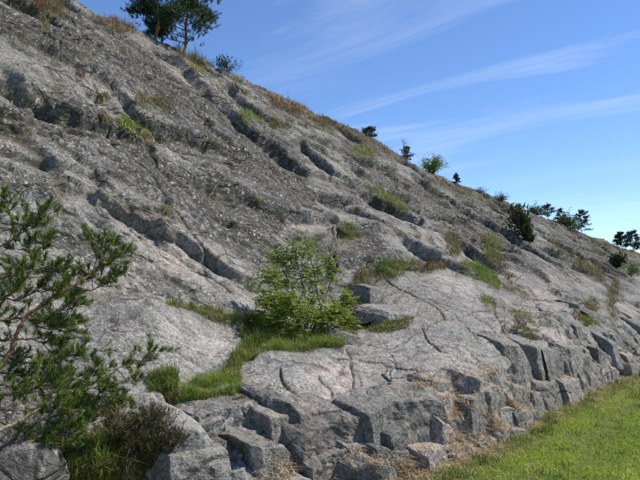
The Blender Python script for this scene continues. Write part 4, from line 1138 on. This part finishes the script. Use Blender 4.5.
def leafy_bush(u, D, h, w, label, c0, c1, nleaf, leaf, seed=0, name='bush', cat='bush', zoff=0.0, stems=7, shape='dome', at=None, up=0.3, mat=None, lw=.55):
    rng = np.random.default_rng(seed)
    if at is None:
        P = ridge_at(u) - np.array([0, 0, .06]); fs = to_sD(P)[1] / 17; h *= fs; w *= fs; leaf *= fs
    else: P = np.array(at)
    root = link(name, None, label=label, category=cat); root.location = P
    br = []; lp = []; la = []
    tips = []
    for i in range(stems):
        az = rng.uniform(0, 6.283); e = np.array([math.cos(az), math.sin(az), 0]) * w * .5 * math.sqrt(rng.random())
        hz = h * rng.uniform(.65, 1.0) * (1 - .35 * (np.linalg.norm(e) / (w * .5)) ** 2)
        c = bez([e * .12, e * .55 + [0, 0, hz * .5], e + [0, 0, hz]], 6) + rng.normal(0, .012 * h, (13, 3)) * np.linspace(0, 1, 13)[:, None]
        br.append((c, np.linspace(.012 * h + .002, .002 * h + .001, 13))); tips.append((c, e))
        for k in range(4):
            q = rng.integers(4, 12); o = c[q] + rng.normal(0, 1, 3) * w * .16
            t2 = np.array([c[q], (c[q] + o) * .5 + [0, 0, .02 * h], o + [0, 0, .04 * h]]); br.append((t2, np.array([.005, .003, .0015]) * h)); tips.append((bez(t2, 6), e))
    for i in range(nleaf):
        c, e = tips[rng.integers(len(tips))]
        q = rng.beta(1.7, 1.0) * (len(c) - 1); b0 = c[int(q)]
        o = rng.normal(0, 1, 3) * w * .07
        lp.append(b0 + o); la.append(o / (w * .1) + np.array([0, 0, up]) + rng.normal(0, .3, 3))
    lp = np.array(lp); lp[:, 2] = np.maximum(lp[:, 2], .01)
    link('stems', tubes('stems', br, 4), M_STEM, root)
    k = leaf * rng.uniform(.6, 1.25, nleaf)
    link('foliage', leaf_mesh('foliage', lp, np.array(la), k, k * lw, tints(nleaf, c0, c1, .16, rng), rng), mat or M_LEAF, root)
    return root

# ridge trees, left to right along the skyline
small_pine(153, 18.2, 4.4, 2.7, 'left one of the two tall pines on the skyline at the top left', 1.0, seed=3, bare=.05, tone=1.45, ntuft=80)
small_pine(181, 18.0, 4.2, 3.0, 'right one of the two tall skyline pines, with a bare reddish lower trunk', 1.0, seed=11, bare=.09, tone=1.45, ntuft=76)
leafy_bush(224, 17.6, .55, 1.0, 'low dark evergreen shrub on the ridge just right of the two tall pines', (.012, .026, .012), (.03, .055, .022), 900, .09, 21, 'dwarf_shrub', 'shrub', lw=.35)
small_pine(367, 18.0, .55, .95, 'small dark pine alone on the middle of the ridge', 1.0, seed=31, bare=.1, name='young_pine')
# bare snag
P_ = ridge_at(401)
sn = link('dead_snag', None, label='thin leafless dead tree standing on the ridge left of the green birch', category='dead tree'); sn.location = (P_[0], P_[1], P_[2] - .1)
hs_ = np.linspace(0, 1, 8)
tr = np.stack([.05 * np.sin(hs_ * 4), .02 * hs_, hs_ * .9], -1)
link('trunk', tubes('trunk', [(tr, .035 * (1 - .8 * hs_))], 5), M_DEAD, sn)
rg_ = np.random.default_rng(5); bb = []
for i in range(12):
    t = rg_.uniform(.25, .95); f = np.array([np.interp(t, hs_, tr[:, k]) for k in range(3)]); a = rg_.uniform(0, 6.28); L = rg_.uniform(.08, .28)
    bb.append((np.array([f, f + [math.cos(a) * L * .6, math.sin(a) * L * .6, L * .3], f + [math.cos(a) * L, math.sin(a) * L, L * .8]]), np.array([.010, .007, .003])))
link('branches', tubes('branches', bb, 4), M_DEAD, sn)
small_pine(408, 18.4, .85, 1.0, 'sparse small pine on the ridge between the dead snag and the green birch', .8, seed=41, bare=.15, name='young_pine')
leafy_bush(430, 18.2, 1.35, 1.3, 'rounded bright green birch bush on the ridge right of the dead snag', (.09, .16, .02), (.22, .32, .07), 3000, .085, 51, 'birch_bush', 'bush', stems=12)
small_pine(455, 18.0, .6, .4, 'tiny dark pine on the bare ridge right of the green birch', .6, seed=61, bare=.05, name='young_pine')
leafy_bush(481, 17.8, .30, 1.3, 'flat olive shrub hugging the ridge left of the slope juniper', (.04, .05, .02), (.10, .11, .045), 900, .09, 71, 'low_shrub', 'shrub')
leafy_bush(500, 17.8, .35, 1.2, 'second flat olive shrub on the ridge, just above the slope juniper', (.035, .045, .018), (.09, .10, .04), 800, .09, 72, 'low_shrub', 'shrub')
leafy_bush(534, 18.3, .7, 1.6, 'pale green bush on the ridge just right of the slope juniper', (.04, .07, .03), (.10, .15, .06), 1500, .13, 73, 'birch_bush', 'bush')
small_pine(547, 18.6, 1.35, 1.5, 'thin open pine on the ridge between the pale bush and the larger pine', .7, seed=81, bare=.25)
leafy_bush(566, 18.0, 1.1, 2.6, 'wide dark green thicket on the ridge at the left foot of the larger pine', (.022, .045, .014), (.07, .12, .03), 2600, .16, 82, 'thicket', 'bush', stems=14)
small_pine(562, 19.0, 1.5, 1.3, 'slender pine rising behind the dark green ridge thicket', .6, seed=84, bare=.1)
small_pine(582, 18.6, 2.4, 2.0, 'larger flat topped pine on the right part of the ridge beside the thicket', 1.0, seed=83, bare=.15)
small_pine(621, 19.0, 2.0, 2.4, 'broad pine on the ridge near the right edge, left of its twin', 1.2, seed=85, bare=.05)
small_pine(633, 19.5, 2.7, 2.6, 'taller pine on the ridge at the right edge of the picture', 1.2, seed=86, bare=.05)

def sit(u, v): return surf(u, v) + np.array([0, 0, -.03])
# juniper on the slope
def juniper(base_px, h, w, label, seed, c0=(.022, .042, .012), c1=(.075, .095, .028), n=500, lean=-.35, name='juniper_shrub'):
    rng = np.random.default_rng(seed); P = sit(*base_px); k = np.linalg.norm(P - np.array([0, 0, EYE]))
    root = link(name, None, label=label, category='shrub'); root.location = P
    br = []; tp = []; ta = []
    for i in range(22):
        az = rng.uniform(0, 6.283); rr = w * .5 * math.sqrt(rng.random()); e = np.array([math.cos(az) * rr + lean * h, math.sin(az) * rr, h * rng.uniform(.45, 1.0) * (1 - .3 * (rr / (w * .5)) ** 2)])
        c = bez([e * 0, e * [.4, .4, .5] + [0, 0, .02], e], 6); br.append((c, np.linspace(.012, .003, len(c)) * h))
        for j in range(n // 22):
            q = rng.beta(1.2, 1.0); b0 = np.array([np.interp(q, np.linspace(0, 1, len(c)), c[:, m]) for m in range(3)])
            tp.append(b0 + rng.normal(0, 1, 3) * w * .09); ta.append(np.array([lean * .8, 0, 1.0]) + rng.normal(0, .35, 3))
    link('stems', tubes('stems', br, 4), M_STEM, root)
    tp = np.array(tp); tp[:, 2] = np.maximum(tp[:, 2], 0.01)
    link('foliage', needle_tufts('foliage', tp, np.array(ta), np.full(len(tp), .11 * h) * rng.uniform(.6, 1.3, len(tp)), 10, c0, c1, np.full(len(tp), max(.0016 * k, .012 * h)), rng, .5), M_NEEDLE, root)
    return root
juniper((530, 240), 1.25, .75, 'upright dark juniper leaning on the upper slope below the ridge', 91)
juniper((616, 264), .6, .7, 'dark juniper on the far slope below the ridge near the right edge', 92, lean=0)
leafy_bush(0, 0, .6, 1.0, 'light green bush on the far slope beneath the dark right edge juniper', (.06, .10, .02), (.14, .20, .05), 1200, .06, 93, 'birch_bush', 'bush', at=sit(630, 274))
leafy_bush(0, 0, .32, .5, 'small round green bush on the ledge left of the red sorrel', (.05, .10, .018), (.13, .20, .04), 500, .035, 94, 'low_shrub', 'shrub', at=sit(383, 272))

# rowan sapling on the grass ledge
def rowan():
    rng = np.random.default_rng(101)
    base = surf(306, 333) + np.array([0, 0, -.03]); s0, D0 = to_sD(base)
    root = link('rowan_sapling', None, label='leafy bright green rowan sapling growing from the grass ledge', category='sapling'); root.location = base
    D0 -= .05
    stems = [  # photo pixels and offset in depth
        [(306, 333, 0), (308, 315, .0), (304, 290, .0), (297, 262, .02), (292, 238, .05)], [(312, 333, 0), (321, 312, -.05), (317, 292, -.08), (313, 268, -.05), (306, 244, 0)],
        [(302, 333, 0), (290, 312, -.06), (276, 290, -.1), (268, 270, -.08)], [(300, 333, 0), (284, 322, .08), (268, 308, .1), (262, 290, .1)],
        [(314, 333, 0), (332, 318, -.05), (344, 304, -.1), (350, 294, -.12)], [(316, 334, 0), (330, 326, -.16), (342, 320, -.22), (352, 320, -.25)],
        [(306, 333, 0), (300, 305, .12), (284, 272, .18), (276, 250, .2)], [(308, 333, 0), (324, 300, .1), (332, 275, .15), (328, 258, .18)], [(304, 333, 0), (296, 318, -.2), (288, 306, -.25), (284, 296, -.28)],
        [(310, 333, 0), (318, 322, -.25), (330, 316, -.3), (338, 312, -.32)]]
    br = []; lp = []; la = []; tc_ = []
    def add_leaf(o, d, big):
        # a rowan leaf: a rachis with pairs of leaflets
        d = d / (np.linalg.norm(d) + 1e-9); sd_ = np.cross(d, [0, 0, 1.0]); sd_ /= np.linalg.norm(sd_) + 1e-9
        col = tints(1, (.11, .17, .018), (.28, .34, .06), .15, rng)[0]
        L = .095 * big
        for i in range(5):
            f = .25 + .75 * i / 4
            for sg_ in (-1, 1):
                lp.append(o + d * L * f); la.append((sd_ * sg_ + d * .55 + rng.normal(0, .12, 3)) ); tc_.append(col * rng.uniform(.85, 1.15))
        lp.append(o + d * L); la.append(d); tc_.append(col)
    for st in stems:
        C = bez(np.array([pt(u, v, D0 + dd) for u, v, dd in st]) - base, 7)
        br.append((C, np.linspace(.011, .0035, len(C))))
        nl = 30
        for i in range(nl):
            q = int((.35 + .65 * rng.beta(1.5, 1)) * (len(C) - 1)); o = C[q]
            tw = rnd_unit(1, rng)[0] * np.array([1, 1, .5]) + np.array([0, 0, .25]); tw /= np.linalg.norm(tw)
            L = rng.uniform(.03, .13); e = o + tw * L
            br.append((np.array([o, (o + e) / 2 + [0, 0, .01], e]), np.array([.0035, .0025, .0015])))
            for k in range(rng.integers(3, 6)):
                f = rng.uniform(.35, 1.0); dd = tw * .6 + rnd_unit(1, rng)[0] * .9; dd[2] = dd[2] * .5 - .05
                add_leaf(o + (e - o) * f, dd, rng.uniform(.55, 1.2))
    # dense low skirt to the right
    for i in range(200):
        c = pt(rng.normal(326, 13), rng.normal(320, 9), D0 - .18 + rng.normal(0, .09)) - base
        add_leaf(c, rnd_unit(1, rng)[0] * [1, 1, .4] + [0, 0, .2], rng.uniform(.7, 1.1))
    for i in range(300):
        c = pt(rng.normal(292, 15), rng.normal(312, 12), D0 - .10 + rng.normal(0, .09)) - base
        add_leaf(c, rnd_unit(1, rng)[0] * [1, 1, .4] + [0, 0, .2], rng.uniform(.7, 1.1))
    link('stems', tubes('stems', br, 5), M_STEM, root)
    n = len(lp); k = .034 * rng.uniform(.6, 1.4, n)
    link('leaves', leaf_mesh('leaves', np.array(lp), np.array(la), k, k * .46, np.array(tc_), rng), M_LEAF, root)
rowan()
leafy_bush(0, 0, .16, .35, 'small green seedling on the pale rock left of the rowan', (.06, .12, .02), (.15, .23, .05), 160, .03, 95, 'seedling', 'plant', at=sit(250, 288), stems=4)

# heather by the slab
def heather():
    rng = np.random.default_rng(111); base = surf(148, 462) + np.array([0, 0, -.03])
    root = link('heather_bush', None, label='dark olive brown heather bush below the pale slab', category='shrub'); root.location = base
    br = []; tp = []; ta = []
    for i in range(260):
        az = rng.uniform(0, 6.283); rr = math.sqrt(rng.random()); e = np.array([math.cos(az) * rr * .30, math.sin(az) * rr * .22, (.43 - .20 * rr * rr) * rng.uniform(.7, 1.08)])
        c = bez([e * [.25, .25, 0], e * [.7, .7, .5], e], 4); br.append((c, np.linspace(.0035, .0015, len(c))))
        for j in range(11):
            q = rng.beta(1.6, .8); b0 = np.array([np.interp(q, np.linspace(0, 1, len(c)), c[:, m]) for m in range(3)])
            tp.append(b0 + rng.normal(0, .008, 3)); ta.append(e / .4 + np.array([0, 0, .8]) + rng.normal(0, .35, 3))
    link('stems', tubes('stems', br, 3), M_STEM, root)
    tp = np.array(tp)
    link('foliage', needle_tufts('foliage', tp, np.array(ta), np.full(len(tp), .035), 9, (.040, .044, .016), (.14, .125, .055), np.full(len(tp), .0045), rng, .6), M_NEEDLE, root)
heather()

# boulder at the lower left corner
def boulder():
    rng = np.random.default_rng(121); bm = bmesh.new(); bmesh.ops.create_icosphere(bm, subdivisions=5, radius=1)
    co = np.array([v.co for v in bm.verts])
    for _ in range(16):
        nn = rnd_unit(1, rng)[0]; prj = co @ nn; lim = rng.uniform(.72, .92); co = co - nn[None] * (np.maximum(prj - lim, 0) * .9)[:, None]
    no = co / np.linalg.norm(co, axis=1, keepdims=True)
    co = co + no * (0.05 * n3(co, 2, 401) + .02 * n3(co, 7, 405) + .01 * n3(co, 20, 407))[:, None]
    co *= np.array([.33, .30, .36])
    me = bpy.data.meshes.new('boulder')
    for i, v in enumerate(bm.verts): v.co = co[i]
    bm.to_mesh(me); bm.free()
    n = len(me.vertices)
    for k, a in {'rough': .2, 'lichen': .35, 'pink': .45, 'soil': 0, 'straw': 0, 'dark': .85}.items():  # high dark value paints the pine's shade over the whole boulder
        t = me.attributes.new(k, 'FLOAT', 'POINT'); t.data.foreach_set('value', np.full(n, a, np.float32))
    me.polygons.foreach_set('use_smooth', np.ones(len(me.polygons), bool))
    b = link('boulder', me, M_ROCK, label='rounded grey boulder in the shade under the near pine branches', category='boulder')
    b.location = pt(14, 486, 4.05); b.rotation_euler = (.1, .2, .6)
boulder()

# near pine: trunk just outside the left edge, boughs reaching into view
def near_pine():
    rng = np.random.default_rng(131)
    Dp = 4.05
    base = np.array(pt(-62, 470, Dp)); s0, D0 = to_sD(base); base[2] = ground_z(s0, D0) - .1
    root = link('pine_tree', None, label='near pine at the left edge with boughs hanging over the pale slab', category='tree'); root.location = base
    def W(u, v, dd=0.0): return pt(u, v, Dp + dd) - base
    tr = bez([np.zeros(3), W(-50, 420), W(-40, 370, .03), W(-44, 320, .05), W(-52, 260, .05), W(-50, 200, .02), W(-46, 130, 0)], 6)
    tr[0] = 0
    link('trunk', tubes('trunk', [(tr, np.linspace(.075, .016, len(tr)))], 9), M_BARK, root)
    B = [
        ([(-40, 372, 0), (-12, 374, -.05), (10, 352, -.1), (16, 335, -.12), (26, 317, -.14), (42, 304, -.16), (60, 294, -.18), (74, 286, -.2), (92, 274, -.22), (108, 263, -.24), (124, 252, -.26)], .017, .0045, 34),
        ([(-50, 440, 0), (0, 430, -.1), (26, 417, -.14), (50, 402, -.18), (66, 389, -.2), (80, 378, -.22), (95, 371, -.24), (115, 368, -.25), (138, 362, -.27), (158, 352, -.3)], .015, .004, 34),
        ([(-48, 262, 0), (-20, 255, -.05), (8, 242, -.1), (24, 228, -.14), (40, 212, -.16)], .010, .003, 20),
        ([(-50, 225, 0), (-20, 222, .05), (0, 212, .08), (6, 200, .1)], .008, .003, 14),
        ([(-42, 330, 0), (-10, 322, .06), (20, 318, .12), (48, 322, .15), (70, 330, .18)], .010, .003, 30),
        ([(-46, 290, 0), (-10, 282, .0), (15, 275, .03), (40, 270, .05), (62, 272, .06)], .009, .003, 22),
        ([(-44, 345, 0), (-10, 352, .1), (20, 362, .2), (50, 360, .25), (80, 352, .28)], .010, .003, 30),
        ([(-46, 400, 0), (-10, 398, .08), (20, 392, .15), (52, 386, .2), (84, 388, .22), (112, 392, .22)], .010, .003, 34),
        ([(-50, 430, 0), (-10, 420, .02), (20, 428, -.1), (44, 420, -.15), (70, 412, -.18), (92, 404, -.18)], .009, .003, 26),
        ([(-44, 355, 0), (-15, 330, -.2), (4, 300, -.3), (22, 285, -.34), (34, 262, -.36)], .010, .003, 24),
        ([(-46, 420, 0), (-15, 388, -.25), (6, 385, -.35), (30, 388, -.42), (52, 380, -.46)], .010, .003, 26),
        ([(-46, 300, 0), (-20, 330, .2), (0, 340, .3), (30, 340, .34), (60, 345, .36)], .009, .003, 22),
        ([(-48, 450, 0), (-10, 440, -.05), (20, 446, -.12), (50, 440, -.16), (72, 432, -.18)], .009, .003, 26), ([(-46, 410, 0), (-10, 408, .05), (24, 410, .1), (56, 402, .12), (78, 398, .14)], .009, .003, 30),
        ([(-44, 380, 0), (-8, 372, .12), (24, 376, .2), (60, 372, .24)], .009, .003, 30), ([(-46, 310, 0), (-10, 300, .1), (20, 298, .15), (50, 290, .18), (80, 300, .2)], .008, .003, 26),
        ([(26, 317, -.14), (36, 325, -.1), (52, 330, -.08), (74, 322, -.06)], .005, .002, 14),
        ([(42, 304, -.16), (52, 312, -.2), (66, 310, -.22), (80, 305, -.24)], .005, .002, 12), ([(74, 286, -.2), (90, 290, -.2), (108, 282, -.22), (116, 276, -.24)], .005, .002, 14),
        ([(60, 294, -.18), (58, 280, -.16), (50, 268, -.14), (34, 258, -.12), (28, 245, -.1)], .005, .002, 12), ([(92, 274, -.22), (96, 262, -.2), (100, 250, -.2), (98, 242, -.2)], .004, .002, 12),
        ([(24, 228, -.14), (34, 240, -.1), (44, 242, -.1)], .004, .002, 9), ([(80, 378, -.22), (84, 390, -.2), (100, 398, -.2), (120, 398, -.2)], .005, .002, 14), ([(115, 368, -.25), (126, 378, -.26), (138, 378, -.26)], .004, .002, 8),
        ([(50, 402, -.18), (54, 415, -.15), (70, 424, -.12), (84, 422, -.1)], .005, .002, 14),
    ]
    # boughs on the far side of the trunk, outside the picture
    for a in range(14):
        az = rng.uniform(1.9, 4.6); q = rng.integers(8, len(tr) - 1); L = rng.uniform(.4, .8); f = tr[q]
        e = np.array([math.cos(az), math.sin(az) * .8, 0]) * L
        B.append(([f, f + e * .5 + [0, 0, .05], f + e + [0, 0, .16]], .010, .003, 22))
    tp = []; ta = []
    for bi, (cp, r0, r1, nt_) in enumerate(B):
        C = np.array(cp) if len(cp) == 3 and not isinstance(cp[0], tuple) else np.array([W(*c) for c in cp])
        if isinstance(cp[0], tuple):
            C = np.array([W(*c) for c in cp])
        C = bez(C, 7); k = len(C)
        C = C + rng.normal(0, .006, C.shape) * np.linspace(.3, 1, k)[:, None]
        rr = np.linspace(r0, r1, k)
        br = [(C, rr)]
        for j in range(int(nt_ * 1.45)):
            q = int((.30 + .70 * rng.beta(1.6, .9)) * (k - 1)); o = C[q]; t = C[min(q + 1, k - 1)] - C[max(q - 1, 0)]; t /= np.linalg.norm(t) + 1e-9
            d_ = t * rng.uniform(.2, .9) + rnd_unit(1, rng)[0] * np.array([.8, .8, .6]) + np.array([0, 0, .22]); d_ /= np.linalg.norm(d_)
            L = rng.uniform(.03, .15); e = o + d_ * L
            br.append((np.array([o, (o + e) / 2 - [0, 0, .006], e]), np.array([.0034, .0026, .0018])))
            m = 1 + int(L / .05)
            for _ in range(m):
                f = rng.uniform(.55, 1.0); tp.append(o + (e - o) * f); ta.append(d_ * .8 + rng.normal(0, .35, 3) + np.array([0, 0, .45]))
        for _ in range(3): tp.append(C[-1]); ta.append(C[-1] - C[-4] + rng.normal(0, .02, 3) + np.array([0, 0, .03]))
        link('branch', tubes('branch', br, 5), M_DEAD if bi == 1 else M_BARKP if bi == 0 else M_BARK, root)
    tp = np.array(tp); ta = np.array(ta)
    link('needles', needle_tufts('needles', tp, ta, np.full(len(tp), .050) * rng.uniform(.75, 1.25, len(tp)), 38, (.042, .075, .010), (.15, .21, .030), np.full(len(tp), .0040), rng, .62), M_NEEDLE, root)
near_pine()
print('TRIS', sum(len(o.data.loops) - 2 * len(o.data.polygons) for o in S.objects if o.type == 'MESH'))
